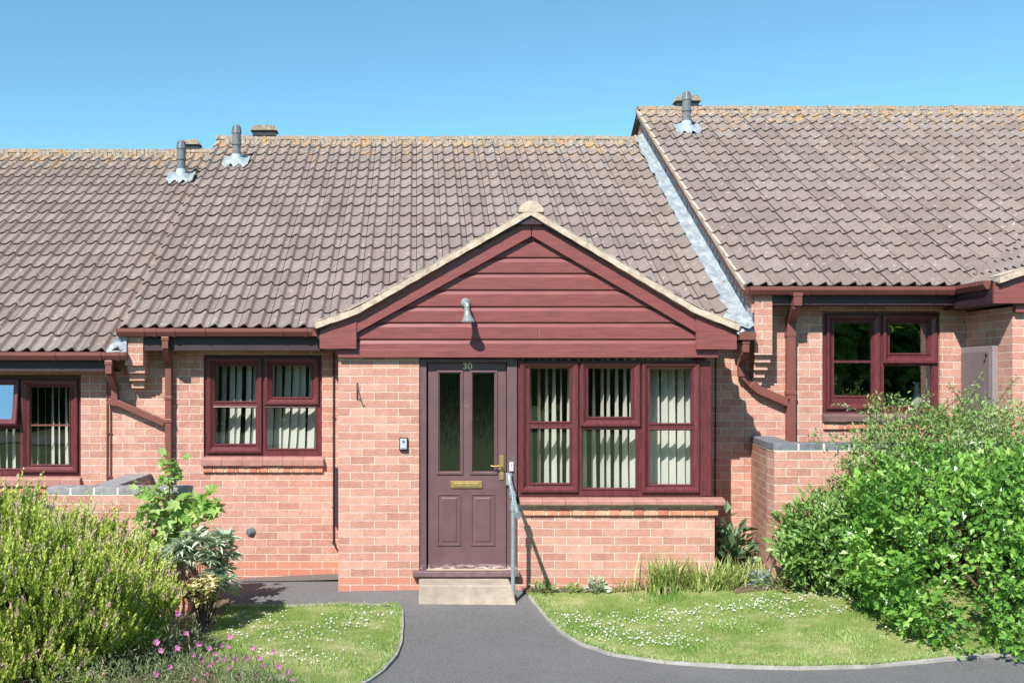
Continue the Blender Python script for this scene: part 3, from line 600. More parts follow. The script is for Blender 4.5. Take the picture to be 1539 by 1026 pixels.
m = MB(); m.add([on(xv+.005, -.02, -.085, zeR), on(xv+.03, -.02, -.085, zeR), on(xv+.03, LR, -.085, zeR), on(xv+.005, LR, -.085, zeR), on(xv+.005, -.02, -.024, zeR), on(xv+.03, -.02, -.024, zeR), on(xv+.03, LR, -.024, zeR), on(xv+.005, LR, -.024, zeR)], [(0,3,2,1),(4,5,6,7),(0,1,5,4),(1,2,6,5),(2,3,7,6),(3,0,4,7)]); m.build('verge_board', GUT, H2)
# lead: strip dressed over the middle roof, and stepped upstand on the gable wall
n1, n2 = 110, 8; vs = []; fs = []; LC = math.hypot(YR-YE, zrC-zeC)
for i in range(n1+1):
    s = -.07+(LC+.07)*i/n1; cr = math.floor(s/(LC/18)); fr = s/(LC/18)-cr
    for j in range(n2+1):
        xl_ = 3.13+.07*max(0, s/LC)+.012*math.sin(s*9); x = xl_+(XG-xl_)*j/n2; h = .050+.024*(1-fr)+(.012*math.sin(s*23+j)+random.uniform(-.006, .006))*(j < n2)-(0.03 if j == 0 else 0)
        if j >= n2-1: h += .03
        vs.append(on(x if j < n2 else XG-.006, s, h, zeC))
for i in range(n1):
    for j in range(n2): a = i*(n2+1)+j; fs.append((a, a+1, a+n2+2, a+n2+1))
raw_mesh('lead_flashing', vs, fs, {}, LEAD, H1, True)
m = MB(); st = .15
for k in range(int(LC/st)):
    s = k*st; b0 = Vector(on(XG-.008, s, .03, zeC)); b1 = Vector(on(XG-.008, s+st*1.05, .03, zeC)); top = max(b0.z, b1.z)+.115+random.uniform(-.012, .012)
    m.prism([(b0.y, b0.z), (b0.y, b0.z+.15+random.uniform(-.015, .02)), (b0.y+.02, b0.z+.16), (b1.y, b1.z+.075), (b1.y, b1.z)], XG-.008, XG-.001, 'x')
m.build('stepped_flashing', LEAD, H1)
m = MB(); vs = []; fs = []
for i in range(9):
    for j in range(7):
        u = i/8; v = j/6; r_ = 1+.15*math.sin(i*2.1)
        vs.append((X(1098, .5)+.26*u, .57+.18*v*r_-.05*math.sin(u*3.1), Z(497, .5)+.17*v+.03*math.sin(i*1.7+j)-.04*u))
for i in range(8):
    for j in range(6): a = i*7+j; fs.append((a, a+7, a+8, a+1))
m.add(vs, fs); m.build('lead_apron', LEAD, H1, smooth=True)
flue(H2, 1032, 137.5, 181, 195, zeR, zrR); ridge_vent(H2, (1012, 1051, 146.5, 158), YR)
porch_gable(H2, DXP, DZP, box_l=470)
def gutter_y(parent, x, y0, y1, zt):
    m = MB(); m.prism([(x, zt), (x+.10, zt), (x+.10, zt-.078), (x+.03, zt-.078), (x, zt-.035)], y0, y1); 
    m.prism([(x-.004, zt+.004), (x+.104, zt+.004), (x+.104, zt-.084), (x+.028, zt-.084), (x-.004, zt-.036)], y0+.12, y0+.16); m.build('side_gutter', GUT, parent)
gutter_y(H2, X(1440, .5)-.02, -.02, .60, Z(430, .58))
# ---------------------------------------------------------------- blinds
BLIND = leaf_mat('blind_fabric', [(0, (.86,.84,.77)), (1, (.90,.88,.82))], .8, .35, .1)
def blind(label, Y, x0, x1, z0, z1, pitch, w, ang, twist, swing=0):
    root = thing('vertical_blind', ((x0+x1)/2, Y, z0), label, 'blind', 'vertical blinds'); m = MB(); n = int((x1-x0)/pitch)
    for i in range(n+1):
        x = x0+pitch*i+random.uniform(-.012, .012); a0 = ang(i/n)+random.uniform(-.08, .08); tw = twist(i/n)+random.uniform(-.2, .2); sh = swing*random.uniform(.2, 1); vs = []
        for k in range(9):
            t = k/8; a = a0+tw*t; z = z1-(z1-z0)*t; dx, dy = math.cos(a)*w/2, math.sin(a)*w/2; xs = x+sh*t*t
            vs += [(xs-dx, Y-dy, z), (xs+.0, Y+.006, z), (xs+dx, Y+dy, z)]
        fs = []
        for k in range(8): b = 3*k; fs += [(b, b+1, b+4, b+3), (b+1, b+2, b+5, b+4)]
        m.add(vs, fs)
    m.build('slats', BLIND, root, smooth=True); m = MB(); m.box(x0-.03, x1+.03, Y-.02, Y+.02, z1, z1+.03); m.build('headrail', WHITEP, root)
random.seed(21)
q = rect((310, 480, 540, 680), YW); blind('cream vertical blind in the window between the downpipe and the boarded gable', 1.12, q[0]-.02, q[1]+.05, q[2]-.05, 2.1, .082, .089, lambda t: -.75, lambda t: .05 if t < .5 else .25, -.06)
q = rect((-50, 116, 575, 705), YW); blind('pale vertical blind in the far left window above the heather', 1.14, q[0], q[1]+.05, q[2]-.05, 1.93, .078, .089, lambda t: -1.15, lambda t: .20, .01)
q = rect((790, 1045, 550, 735), 0); blind('cream vertical blind in the wide three part window beside the door', .30, q[0], q[1]+.05, q[2]-.02, 2.06, .076, .089, lambda t: -1.50 if t < .64 else -1.15, lambda t: .28+.2*t)
# curtain and objects seen in the right window
c_ = thing('curtain', (X(1398, 1.3), 1.3, 1.5), 'narrow white curtain at the right edge of the upper right window', 'curtain'); m = MB(); vs = []
for i in range(15): x = X(1392, 1.3)+.012*i; y = 1.3+.015*math.sin(i*1.6); vs += [(x, y, 1.45), (x, y, 2.45)]
m.add(vs, [(2*i, 2*i+2, 2*i+3, 2*i+1) for i in range(14)]); m.build('cloth', BLIND, c_, smooth=True)
o_ = thing('glass_vase', (X(1378, 1.25), 1.25, Z(612, 1.25)), 'pale vase standing inside the right window near its curtain', 'vase'); m = MB(); xo_, zo_ = X(1378, 1.25), Z(614, 1.25)
m.tube([(xo_, 1.25, zo_), (xo_, 1.25, zo_+.03), (xo_, 1.25, zo_+.12), (xo_, 1.25, zo_+.24), (xo_, 1.25, zo_+.28)], [.03, .05, .045, .02, .035], 14); m.build('body', WHITEP, o_, smooth=True)
# ---------------------------------------------------------------- fittings on the walls
t_ = thing('wall_lamp', (X(699.5, -.06), -.06, Z(455, -.06)), 'silver bell shaped lamp fixed to the maroon boards of the gable', 'lamp'); yl = -.057
m = MB(); xx, zz = X(699.5, yl), Z(455, yl); m.tube([(xx, yl, zz), (xx, yl-.02, zz), (xx, yl-.032, zz)], [.042, .042, .03], 20); m.build('backplate', GREYP, t_)
m = MB(); m.tube([(xx, yl-.03, zz), (xx, yl-.10, zz-.005), (xx+.003, yl-.15, zz-.03), (xx+.006, yl-.165, zz-.075)], [.022, .024, .028, .024], 14); m.build('arm', GREYP, t_, smooth=True)
m = MB(); m.tube([(xx+.006, yl-.165, zz-.06), (xx+.008, yl-.168, zz-.09), (xx+.010, yl-.172, zz-.125), (xx+.014, yl-.182, zz-.165), (xx+.016, yl-.186, zz-.185), (xx+.016, yl-.186, zz-.19)], [.026, .028, .034, .052, .066, .064], 20, caps=False)
m.tube([(xx+.016, yl-.183, zz-.16), (xx+.016, yl-.187, zz-.188)], [.05, .058], 18); m.build('shade', plain('satin_shade', (.33,.35,.36), .3, .15, 30, metal=.4), t_)
t_ = thing('key_safe', (X(606.5, 0), 0, Z(667, 0)), 'small grey key safe screwed to the brick left of the front door', 'key safe'); q = rect((600, 613, 657, 676.5), 0)
m = MB(); m.box(q[0], q[1], -.03, 0, q[2], q[3]); m.build('casing', BLACK, t_, .008); m = MB(); m.box(q[0]+.009, q[1]-.009, -.045, -.028, q[2]+.012, q[3]-.012); lid = m.build('lid', plain('pale_cover', (.45,.5,.56), .5, .1, 30), t_, .006)
m = MB(); xc, zc = (q[0]+q[1])/2, q[3]-.035; m.tube([(xc, -.044, zc), (xc, -.05, zc)], .012, 12)
for k in range(4): m.box(xc-.02+.011*k, xc-.014+.011*k, -.047, -.044, q[2]+.022, q[2]+.03)
m.build('keyhole_cover', FLUEM, lid)
t_ = thing('doorbell', (X(768, .02), .02, Z(700, .02)), 'small white bell push on the right side of the door frame', 'doorbell'); q = rect((765.5, 771.5, 694, 707.5), .02)
m = MB(); m.box(q[0], q[1], -.002, .019, q[2], q[3]); m.build('casing', WHITEP, t_, .004); m = MB(); m.tube([((q[0]+q[1])/2, -.002, q[3]-.028), ((q[0]+q[1])/2, -.006, q[3]-.028)], .008, 12); m.build('button', GREYP, t_)
t_ = thing('wall_hook', (X(538, 0), 0, Z(585, 0)), 'dark iron hanging bracket on the brick pier left of the door', 'hook'); m = MB()
hx = X(537, 0); m.tube([(hx, -.004, Z(575, 0)), (hx, -.004, Z(600, 0))], .007, 6); m.tube([(hx, -.006, Z(579, 0)), (hx+.006, -.05, Z(590, 0)), (hx+.006, -.10, Z(594, 0)), (hx+.004, -.125, Z(588, 0))], .0055, 6); m.tube([(hx, -.006, Z(598, 0)), (hx+.006, -.06, Z(592, 0))], .005, 6)
m.build('bracket', BLACK, t_)
t_ = thing('handrail', (.87, -.35, -.15), 'galvanised tube handrail on a single post to the right of the doorstep', 'handrail')
m = MB(); m.tube([(.864, -.02, .885), (.866, -.05, .85), (.878, -.76, .612)], .0225, 12); m.tube([(.878, -.745, .617), (.8785, -.775, .607)], .03, 12); m.build('rail', GALV, t_, smooth=False)
m = MB(); m.tube([(.872, -.35, .74), (.872, -.35, -.17)], .0185, 12); m.tube([(.872, -.35, .60), (.872, -.35, .66)], .026, 12); m.build('post', GALV, t_)
m = MB(); m.box(.838, .892, -.012, 0.017, .80, .91); m.build('fixing_plate', GALV, t_, .003)
m = MB(); m.tube([(.87, -.38, .735), (.87, -.32, .755)], .031, 12); m.build('clamp', GALV, t_)
t_ = thing('meter_box', (5.5, .5, 1.3), 'grey meter cabinet on the side wall of the right porch above the bushes', 'meter box'); xb = 5.577
m = MB(); m.box(xb-.06, xb-.001, .24, .85, 1.22, 2.11); b_ = m.build('casing', plain('cabinet_white', (.27,.22,.22), .55, .06, 5), t_, .006); m = MB(); m.box(xb-.072, xb-.06, .28, .83, 1.25, 2.06); m.build('cabinet_door', plain('cabinet_grey', (.19,.155,.16), .5, .06, 5), t_, .004)
m = MB(); m.tube([(xb-.08, .33, 2.02), (xb-.06, .33, 2.02)], .016, 10); m.tube([(xb-.08, .36, 1.97), (xb-.06, .36, 1.97)], .012, 10); m.build('lock', BLACK, t_)
# ---------------------------------------------------------------- ground
g = MB()
for a, b, c, d in ((-60, -8, -.37, -.37), (-220, -60, -.37, -.37)): pass
nx = [-400, -60, -12, -6, -4, -3, -2, -1, 0, 1, 2, 3, 4, 5, 6, 8, 16, 60, 400]; ny = [-400, -60, -12, -8, -5, -3, -2.5, -2, -1.5, -1, -.5, 0, .9, 12, 60, 400]
vs = [(x, y, G(max(-6, min(6, x)), max(-8, min(.9, y)))-.03) for y in ny for x in nx]; k = len(nx)
g.add(vs, [(j*k+i, j*k+i+1, (j+1)*k+i+1, (j+1)*k+i) for j in range(len(ny)-1) for i in range(k-1)])
tag(g.build('ground', plain('field_grass', (.10,.16,.04), .95, .35, 1.2)), kind='structure')
tag(sheet([(-12, -5.2), (14, -5.2), (14, .92), (-12, .92)], 0).build('path', ASPH, smooth=True), kind='structure')
rd = MB(); rd.add([(-200, -30, -.345), (200, -30, -.345), (200, -25.5, -.345), (-200, -25.5, -.345)], [(0, 1, 2, 3)]); tag(rd.build('road', ASPH), kind='structure')
PL = [gp(*q) for q in [(597, 911.5), (603, 920), (603.5, 940), (601, 968), (593, 988), (575, 1008), (550, 1026), (505, 1052), (440, 1080)]]
lawnL = PL+[(-6.0, PL[-1][1]), (-6.0, gp(305, 916)[1]), gp(305, 916), gp(450, 913.5)]
PR = [gp(*q) for q in [(796, 897), (808, 912), (824, 932), (846, 953), (875, 970), (920, 985), (1000, 997), (1100, 1003), (1200, 1005.5), (1300, 1003), (1380, 996), (1460, 988), (1539, 982)]]
topR = [gp(*q) for q in [(1290, 874), (1200, 871), (1130, 876), (1060, 888), (980, 893), (900, 893)]]
lawnR = PR+[(PR[-1][0]+2, PR[-1][1]+.1), (PR[-1][0]+2, topR[0][1])]+topR
SL = sheet(lawnL, .016); tag(SL.build('lawn', TURF, smooth=True), kind='structure')
tag(sheet([p for p in PR]+[(PR[-1][0]+2, PR[-1][1]+.1), (PR[-1][0]+2, -.008), (.98, -.008)], .016).build('lawn', TURF, smooth=True), kind='structure')
bedR = [gp(796, 897), (PX1-1.9, -.012), (3.2, -.01), (3.3, .86), (7, .86), (7, topR[0][1]-.05)]+[(x, y-.03) for x, y in topR]
tag(sheet([(.98, -.12), (2.8, -.12), (2.8, -.012), (.98, -.012)], .024).build('flower_bed', SOIL, smooth=True), kind='structure')
tag(sheet([(2.84, -.50), (7.5, -.50), (7.5, .86), (2.84, .86)], .023).build('flower_bed', SOIL, smooth=True), kind='structure')
tag(sheet([(-6, -4.5), (-1.75, -4.5), (-1.35, -2.7), (-1.75, -1.6), (-1.70, -.7), (-1.72, -.12), (-6, -.12)], .022).build('flower_bed', SOIL, smooth=True), kind='structure')
tag(sheet([(-1.75, .66), (-1.1, .55), (PX0-.002, .50), (PX0-.002, .878), (-1.75, .878)], .010).build('gravel_strip', GRIT, smooth=True), kind='structure')
def edging(pts, name='path_edging'):
    mb = MB()
    for (ax, ay), (bx, by) in zip(pts, pts[1:]):
        n = max(1, int(math.hypot(bx-ax, by-ay)/.25))
        for i in range(n):
            x0_, y0_, x1_, y1_ = ax+(bx-ax)*i/n, ay+(by-ay)*i/n, ax+(bx-ax)*(i+1)/n, ay+(by-ay)*(i+1)/n
            t = Vector((x1_-x0_, y1_-y0_)).normalized(); s = Vector((-t.y, t.x))*.019; h = .020+random.uniform(-.003, .003)
            q = [(x0_-s.x, y0_-s.y), (x1_-s.x, y1_-s.y), (x1_+s.x, y1_+s.y), (x0_+s.x, y0_+s.y)]
            mb.add([(x, y, G(x, y)-.05) for x, y in q]+[(x, y, G(x, y)+h) for x, y in q], [(0,3,2,1),(4,5,6,7),(0,1,5,4),(1,2,6,5),(2,3,7,6),(3,0,4,7)])
    return tag(mb.build(name, KERBM), kind='structure')
edging([gp(305, 914), gp(450, 912)]+PL); edging(PR)
# doorstep
m = MB(); a, b = .03, .86; xs0, xs1 = X(629, -.37), X(769, -.37)
m.add([(xs0, -.38, -.30), (X(779, -.4), -.41, -.30), (xs1+.01, 0, -.30), (xs0, 0, -.30), (xs0+.005, -.36, -.068), (xs1, -.355, -.072), (xs1, 0, -.064), (xs0+.005, 0, -.064)], [(0,3,2,1),(4,5,6,7),(0,1,5,4),(1,2,6,5),(2,3,7,6),(3,0,4,7)])
tag(m.build('doorstep', CONC, None, .012), 'worn pale concrete step below the brown front door', 'step')
# garden walls
COP = plain('blue_coping_brick', (.17,.175,.195), .6, .35, 14, 60, .002)
def coping(parent, p0, p1, z, w=.22, L=.225):
    p0, p1 = Vector(p0), Vector(p1); t = (p1-p0); n = max(1, int(round(t.length/L))); t.normalize(); s = Vector((-t.y, t.x))*w/2; mb = MB(); Ln = (p1-p0).length/n
    for i in range(n):
        a = p0+t*(Ln*i+(.007 if i else 0)); b = p0+t*(Ln*(i+1)-(.007 if i < n-1 else 0)); q = [a-s, b-s, b+s, a+s]
        mb.add([(v.x, v.y, z+.006) for v in q]+[(v.x, v.y, z+.071) for v in q], [(0,3,2,1),(4,5,6,7),(0,1,5,4),(1,2,6,5),(2,3,7,6),(3,0,4,7)])
    mb.build('coping', COP, parent, .006); mb = MB(); s *= .975; e_ = t*.004; p0 = p0+e_; p1 = p1-e_; q = [p0-s, p1-s, p1+s, p0+s]
    mb.add([(v.x, v.y, z-.002) for v in q]+[(v.x, v.y, z+.066) for v in q], [(0,3,2,1),(4,5,6,7),(0,1,5,4),(1,2,6,5),(2,3,7,6),(3,0,4,7)]); mb.build('mortar', MORT, parent)
def wall_run(mb, p0, p1, z, w=.215):
    p0, p1 = Vector(p0), Vector(p1); t = (p1-p0).normalized(); s = Vector((-t.y, t.x))*w/2; q = [p0-s, p1-s, p1+s, p0+s]
    mb.add([(v.x, v.y, -.5) for v in q]+[(v.x, v.y, z) for v in q], [(0,3,2,1),(4,5,6,7),(0,1,5,4),(1,2,6,5),(2,3,7,6),(3,0,4,7)])
GW = thing('garden_wall', (3.3, 0, -.2), 'brick garden wall with blue coping beside the right house downpipe', 'wall', 'low brick garden walls'); zc_ = 1.145
m = MB(); wall_run(m, (3.505, .87), (3.315, -.31), zc_); wall_run(m, (3.2085, -.322), (7.5, -.322), zc_); m.build('brickwork', BRICK, GW)
coping(GW, (3.505, .87), (3.325, -.21), zc_, L=.16); coping(GW, (3.2, -.322), (7.5, -.322), zc_)
GL = thing('garden_wall', (-2.7, -.3, -.3), 'low brick garden wall with grey coping behind the heather', 'wall', 'low brick garden walls'); zl = .765
m = MB(); wall_run(m, (X(70, -.6), -.49), (X(282, -.6), -.49), zl); wall_run(m, (-2.80, -.382), (-2.80, .87), zl-.0005); m.build('brickwork', BRICK, GL)
COP = plain('weathered_coping_brick', (.27,.26,.27), .8, .3, 14, 60, .002)
coping(GL, (X(70, -.6), -.49), (X(283, -.6), -.49), zl); coping(GL, (-2.80, -.376), (-2.80, .87), zl)
# ---------------------------------------------------------------- planting
def rots(dirs, nrm):
    y = dirs/np.linalg.norm(dirs, axis=1, keepdims=True); x = np.cross(y, nrm); l = np.linalg.norm(x, axis=1, keepdims=True); l[l < 1e-6] = 1; x /= l; z = np.cross(x, y)
    return np.stack([x, y, z], axis=2)
def scatter(name, tv, tf, P, R, S, mat, parent=None, rnd=None, smooth=False):
    tv = np.asarray(tv, float); n = len(P); S = np.asarray(S, float)
    if S.ndim == 1: S = S[:, None]*np.ones((1, 3))
    V = np.einsum('nij,nkj->nki', R, tv[None]*S[:, None, :])+P[:, None, :]; k = len(tv)
    fs = []; base = np.arange(n)*k
    for f in tf: fs.append(base[:, None]+np.array(f)[None])
    lens = {len(f) for f in tf}; faces = []
    for f in fs: faces += f.tolist()
    r = rng.random(n) if rnd is None else rnd
    return raw_mesh(name, V.reshape(-1, 3), faces, {'rnd': np.repeat(r, k)}, mat, parent, smooth)
LEAF = ([(0,0,0), (-.5,.45,.10), (.5,.45,.10), (0,1,-.12), (0,.45,-.04)], [(0,4,1), (0,2,4), (1,4,3), (4,2,3)])
def unit(n): v = rng.normal(size=(n, 3)); return v/np.linalg.norm(v, axis=1, keepdims=True)
def shellpts(n, c, r, pw=2.6, lump=.12, depth=.35, zmin=None, seed=0):
    u = unit(n); q = (np.abs(u)**pw).sum(1)**(-1/pw); ph = seed
    l = 1+lump*(np.sin(u[:, 0]*6+ph)*np.sin(u[:, 1]*5+ph*2)+.6*np.sin(u[:, 2]*9+ph+u[:, 0]*7)+.4*np.sin(u[:, 0]*17+u[:, 2]*15+ph))
    k = 1-depth*rng.random(n)**1.6; P = np.array(c)+u*np.array(r)*(q*l*k)[:, None]; nrm = u/np.array(r); nrm /= np.linalg.norm(nrm, axis=1, keepdims=True)
    ok = P[:, 2] > (zmin if zmin is not None else -9); return P[ok], nrm[ok]
def stems(mb, base, tips, r0, r1, bend=.1):
    for t in tips:
        b, t = Vector(base), Vector(t); mid = (b+t)/2+Vector((random.uniform(-bend, bend), random.uniform(-bend, bend), abs(bend)*.5)); mb.tube([b, mid, t], [r0, (r0+r1)/2, r1], 6)
BARK = plain('bark', (.12,.085,.06), .9, .3, 20)
def bush(name, label, c, r, n, size, mat, asp=.5, depth=.4, lump=.12, pw=2.6, zmin=None, updir=.5, seed=0, group=None, cat='bush', nclump=5, clsp=.03):
    root = thing(name, (c[0], c[1], G(c[0], c[1])), label, cat, group)
    P, N = shellpts(n//nclump, c, r, pw, lump, depth, zmin, seed)
    P = np.repeat(P, nclump, 0); N = np.repeat(N, nclump, 0); m = len(P); P = P+rng.normal(size=(m, 3))*clsp
    d = N*.6+rng.normal(size=(m, 3))*.55+np.array([0, 0, updir]); nr = N+rng.normal(size=(m, 3))*.5+np.array([0, 0, .4])
    s = size*(.45+.75*rng.random(m)+.35*rng.random(m)**4); S = np.stack([s*asp, s, s], 1)
    lumpc = .5+.25*np.sin(P[:, 0]*7+seed)*np.sin(P[:, 2]*8+P[:, 1]*5)+.35*(rng.random(m)-.5)+.12*rng.normal(size=m)
    scatter('foliage', *LEAF, P, rots(d, nr), S, mat, root, np.clip(lumpc, 0, 1))
    mb = MB(); b = (c[0], c[1], G(c[0], c[1])-.02); tips = [tuple(np.array(c)+u*np.array(r)*.8*random.uniform(.6, 1)) for u in unit(26) if u[2] > -.2]
    stems(mb, b, tips, .014, .004, .12); mb.build('stems', BARK, root); return root
GLOSSY = leaf_mat('glossy_leaf', [(0, (.04,.13,.022)), (.4, (.13,.31,.05)), (.75, (.29,.52,.09)), (1, (.52,.66,.24))], .30, .28, .6)
LIGHTL = leaf_mat('small_pale_leaf', [(0, (.10,.20,.05)), (.4, (.20,.33,.09)), (.8, (.34,.45,.18)), (1, (.62,.63,.48))], .45, .28)
BROAD = leaf_mat('broad_leaf', [(0, (.09,.20,.04)), (.5, (.20,.36,.09)), (.85, (.34,.50,.17)), (1, (.50,.60,.30))], .35, .25, .5)
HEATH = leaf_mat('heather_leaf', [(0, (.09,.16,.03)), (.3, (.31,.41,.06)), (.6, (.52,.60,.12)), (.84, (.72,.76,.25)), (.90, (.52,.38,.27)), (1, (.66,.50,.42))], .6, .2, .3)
MAPLE = leaf_mat('maple_leaf', [(0, (.18,.34,.06)), (.5, (.34,.54,.13)), (1, (.58,.70,.30))], .4, .4, .4)
SILVER = leaf_mat('silver_leaf', [(0, (.26,.34,.24)), (.5, (.46,.54,.40)), (1, (.74,.78,.66))], .6, .3, .2)
YELL = leaf_mat('variegated_leaf', [(0, (.34,.30,.08)), (.4, (.66,.56,.26)), (1, (.88,.80,.55))], .5, .25)
GRASSM = leaf_mat('grass_blade', [(0, (.13,.27,.05)), (.45, (.28,.45,.11)), (.75, (.48,.58,.23)), (1, (.74,.68,.42))], .55, .3, .3)
DARKL = leaf_mat('dark_broad_leaf', [(0, (.05,.11,.05)), (.6, (.11,.20,.10)), (1, (.22,.32,.17))], .5, .2)
SPRIG = leaf_mat('cranesbill_leaf', [(0, (.10,.15,.06)), (.5, (.22,.28,.13)), (1, (.40,.40,.28))], .6, .25, .2)
PINK = leaf_mat('pink_petal', [(0, (.50,.10,.34)), (1, (.78,.30,.60))], .5, .35, .2)
BLUEF = leaf_mat('blue_petal', [(0, (.32,.36,.60)), (1, (.55,.58,.80))], .5, .3, .2)
CLOV = leaf_mat('clover_petal', [(0, (.60,.58,.50)), (1, (.82,.82,.76))], .7, .2, .2)
# big right bushes
bush('evergreen_bush', 'big glossy dark green bush spilling over the pavement at lower right', (4.75, -1.33, .31), (1.14, .95, .84), 31000, .060, GLOSSY, .60, .30, .09, 4.0, -.33, .25, 1.3, nclump=15, clsp=.042)
b2 = bush('flowering_bush', 'tall pale green small leaved bush behind the glossy one', (4.78, -.62, .93), (1.14, .62, .62), 24000, .042, LIGHTL, .5, .5, .15, 2.4, -.1, .5, 4.1, nclump=6, clsp=.035)
mb = MB(); tipsP = []; 
br = [((4.3, -.7, 1.35), (1400, 590)), ((4.2, -.7, 1.3), (1250, 607)), ((4.5, -.6, 1.4), (1335, 596)), ((5.0, -.6, 1.3), (1530, 566)), ((4.8, -.6, 1.3), (1478, 560)), ((4.0, -.8, 1.2), (1300, 632)), ((4.4, -.6, 1.2), (1468, 578)), ((4.9, -.6, 1.3), (1425, 575)), ((3.8, -.75, 1.0), (1262, 700))]
PP = []
for b_, (px, py) in br:
    e = Vector((X(px, -.75), -.75, Z(py, -.75))); b_ = Vector(b_); mid = (b_+e)/2+Vector((0, 0, .07)); pts = [b_, mid, e]; mb.tube(pts, [.006, .0045, .002], 5)
    for i in range(60):
        t = .15+.85*i/60; p = b_.lerp(mid, t*2) if t < .5 else mid.lerp(e, t*2-1); PP.append(p+Vector([random.gauss(0, .014) for _ in range(3)]))
mb.build('arching_shoots', BARK, b2); PP = np.array([tuple(p) for p in PP]); n = len(PP); s = .030*(.6+.7*rng.random(n))
scatter('shoot_leaves', *LEAF, PP, rots(rng.normal(size=(n, 3))+np.array([0, 0, .6]), rng.normal(size=(n, 3))+np.array([0, -.3, 1])), np.stack([s*.5, s, s], 1), LIGHTL, b2)
bush('laurel_bush', 'broad leaved green shrub in front of the blue coped garden wall', (3.78, -.66, .33), (.60, .36, .42), 6200, .082, BROAD, .42, .5, .14, 2.3, .0, .35, 2.2, nclump=6, clsp=.03)
def tuft(name, label, x, y, n, L, mat, spread=.12, wid=.012, cat='plant', group=None, seg=5, up=1.0, parentz=None):
    gz = G(x, y) if parentz is None else parentz; root = thing(name, (x, y, gz), label, cat, group); vs = []; fs = []; rn = []
    for i in range(n):
        a = random.uniform(0, 2*math.pi); l = L*random.uniform(.5, 1.05); lean = random.uniform(.3, 1.25); bx, by = x+random.gauss(0, spread*.5), y+random.gauss(0, spread*.35); r = random.random(); b = len(vs); sd = (-math.sin(a), math.cos(a))
        for k in range(seg+1):
            t = k/seg; out = lean*l*.62*t**1.5; z = gz+up*l*(t-.38*lean*t*t); ww = wid*(1-t**1.5)*.5+.0008
            cx, cy = bx+math.cos(a)*out, by+math.sin(a)*out; vs += [(cx-sd[0]*ww, cy-sd[1]*ww, z), (cx+sd[0]*ww, cy+sd[1]*ww, z)]; rn += [r, r]
            if k: q = b+2*k; fs.append((q-2, q-1, q+1, q))
    raw_mesh('blades', vs, fs, {'rnd': rn}, mat, root); return root
STRAP = leaf_mat('strap_leaf', [(0, (.16,.26,.05)), (.5, (.36,.47,.12)), (.8, (.55,.56,.24)), (1, (.72,.62,.38))], .45, .3)
random.seed(5)
tuft('daylily_clump', 'tall strap leaved clump against the brick under the window corner', X(1003, -.25), -.22, 230, .46, STRAP, .16, .017, group='strap leaved clumps', up=1.0)
tuft('daylily_clump', 'low strap leaved clump straight below the right end of the tile sill', X(1078, -.3), -.25, 230, .34, STRAP, .26, .016, group='strap leaved clumps')
tuft('daylily_clump', 'small strap leaved clump between the window clumps and the broad leaved shrub', X(1125, -.2), -.2, 170, .30, STRAP, .2, .013, group='strap leaved clumps')
tuft('dry_grass_clump', 'thin dry grass clump left of the tall strap leaved clump', X(948, -.15), -.12, 60, .22, STRAP, .12, .008, cat='grass clump')
def herb(name, label, x, y, r, n, size, mat, zc=None, asp=.4, cat='plant', h=None):
    z = G(x, y); h = h or r; root = thing(name, (x, y, z), label, cat); u = unit(n); u[:, 2] = np.abs(u[:, 2]); k = rng.random(n)**.5
    P = np.array([x, y, z])+u*np.array([r, r*.8, h])*k[:, None]; s = size*(.6+.7*rng.random(n)); scatter('leaves', *LEAF, P, rots(u+rng.normal(size=(n, 3))*.3+np.array([0, 0, .2]), rng.normal(size=(n, 3))*.4+np.array([0, -.4, 1])), np.stack([s*asp, s, s], 1), mat, root)
    mb = MB(); stems(mb, (x, y, z-.01), [tuple(np.array([x, y, z])+v*np.array([r, r*.8, h])*.8) for v in unit(10)*np.array([1, 1, 0])+np.array([0, 0, .7])], .005, .002, .02); mb.build('stems', BARK, root); return root
herb('weed', 'small bushy weed at the foot of the brick below the window', X(896, -.12), -.10, .10, 130, .06, SILVER, h=.15)
herb('weed', 'tiny dark weed on the soil right of the doorstep', X(862, -.12), -.09, .09, 70, .05, BROAD, h=.07)
herb('weed', 'spreading low weed beside the foot of the handrail', X(815, -.12), -.10, .14, 150, .045, LIGHTL, h=.12)
herb('foxglove', 'dark large leaved plant in the shade right of the porch wall', X(1095, .35), .35, .24, 170, .13, DARKL, asp=.5, h=.55)
herb('bluebell_patch', 'pale blue flowers in front of the broad leaved shrub', X(1148, -.35), -.34, .17, 330, .030, BLUEF, h=.15)
DRY = leaf_mat('dry_leaf', [(0, (.25,.14,.07)), (1, (.55,.38,.22))], .8, .1, .1)
P_ = np.array([(x, y, G(x, y)+.035) for x, y in zip(rng.uniform(3.2, 4.0, 420), rng.uniform(-.62, -.30, 420))]); s_l = .045*(.5+rng.random(420))
tag(scatter('leaf_litter', *LEAF, P_, rots(rng.normal(size=(420, 3))*np.array([1, 1, .3]), np.tile([0., 0, 1.], (420, 1))), np.stack([s_l*.5, s_l, s_l], 1), DRY), kind='stuff')
herb('leafy_edge_plant', 'feathery green plant below the broad leaved shrub', X(1185, -.45), -.4, .3, 500, .06, LIGHTL, asp=.25, h=.14)
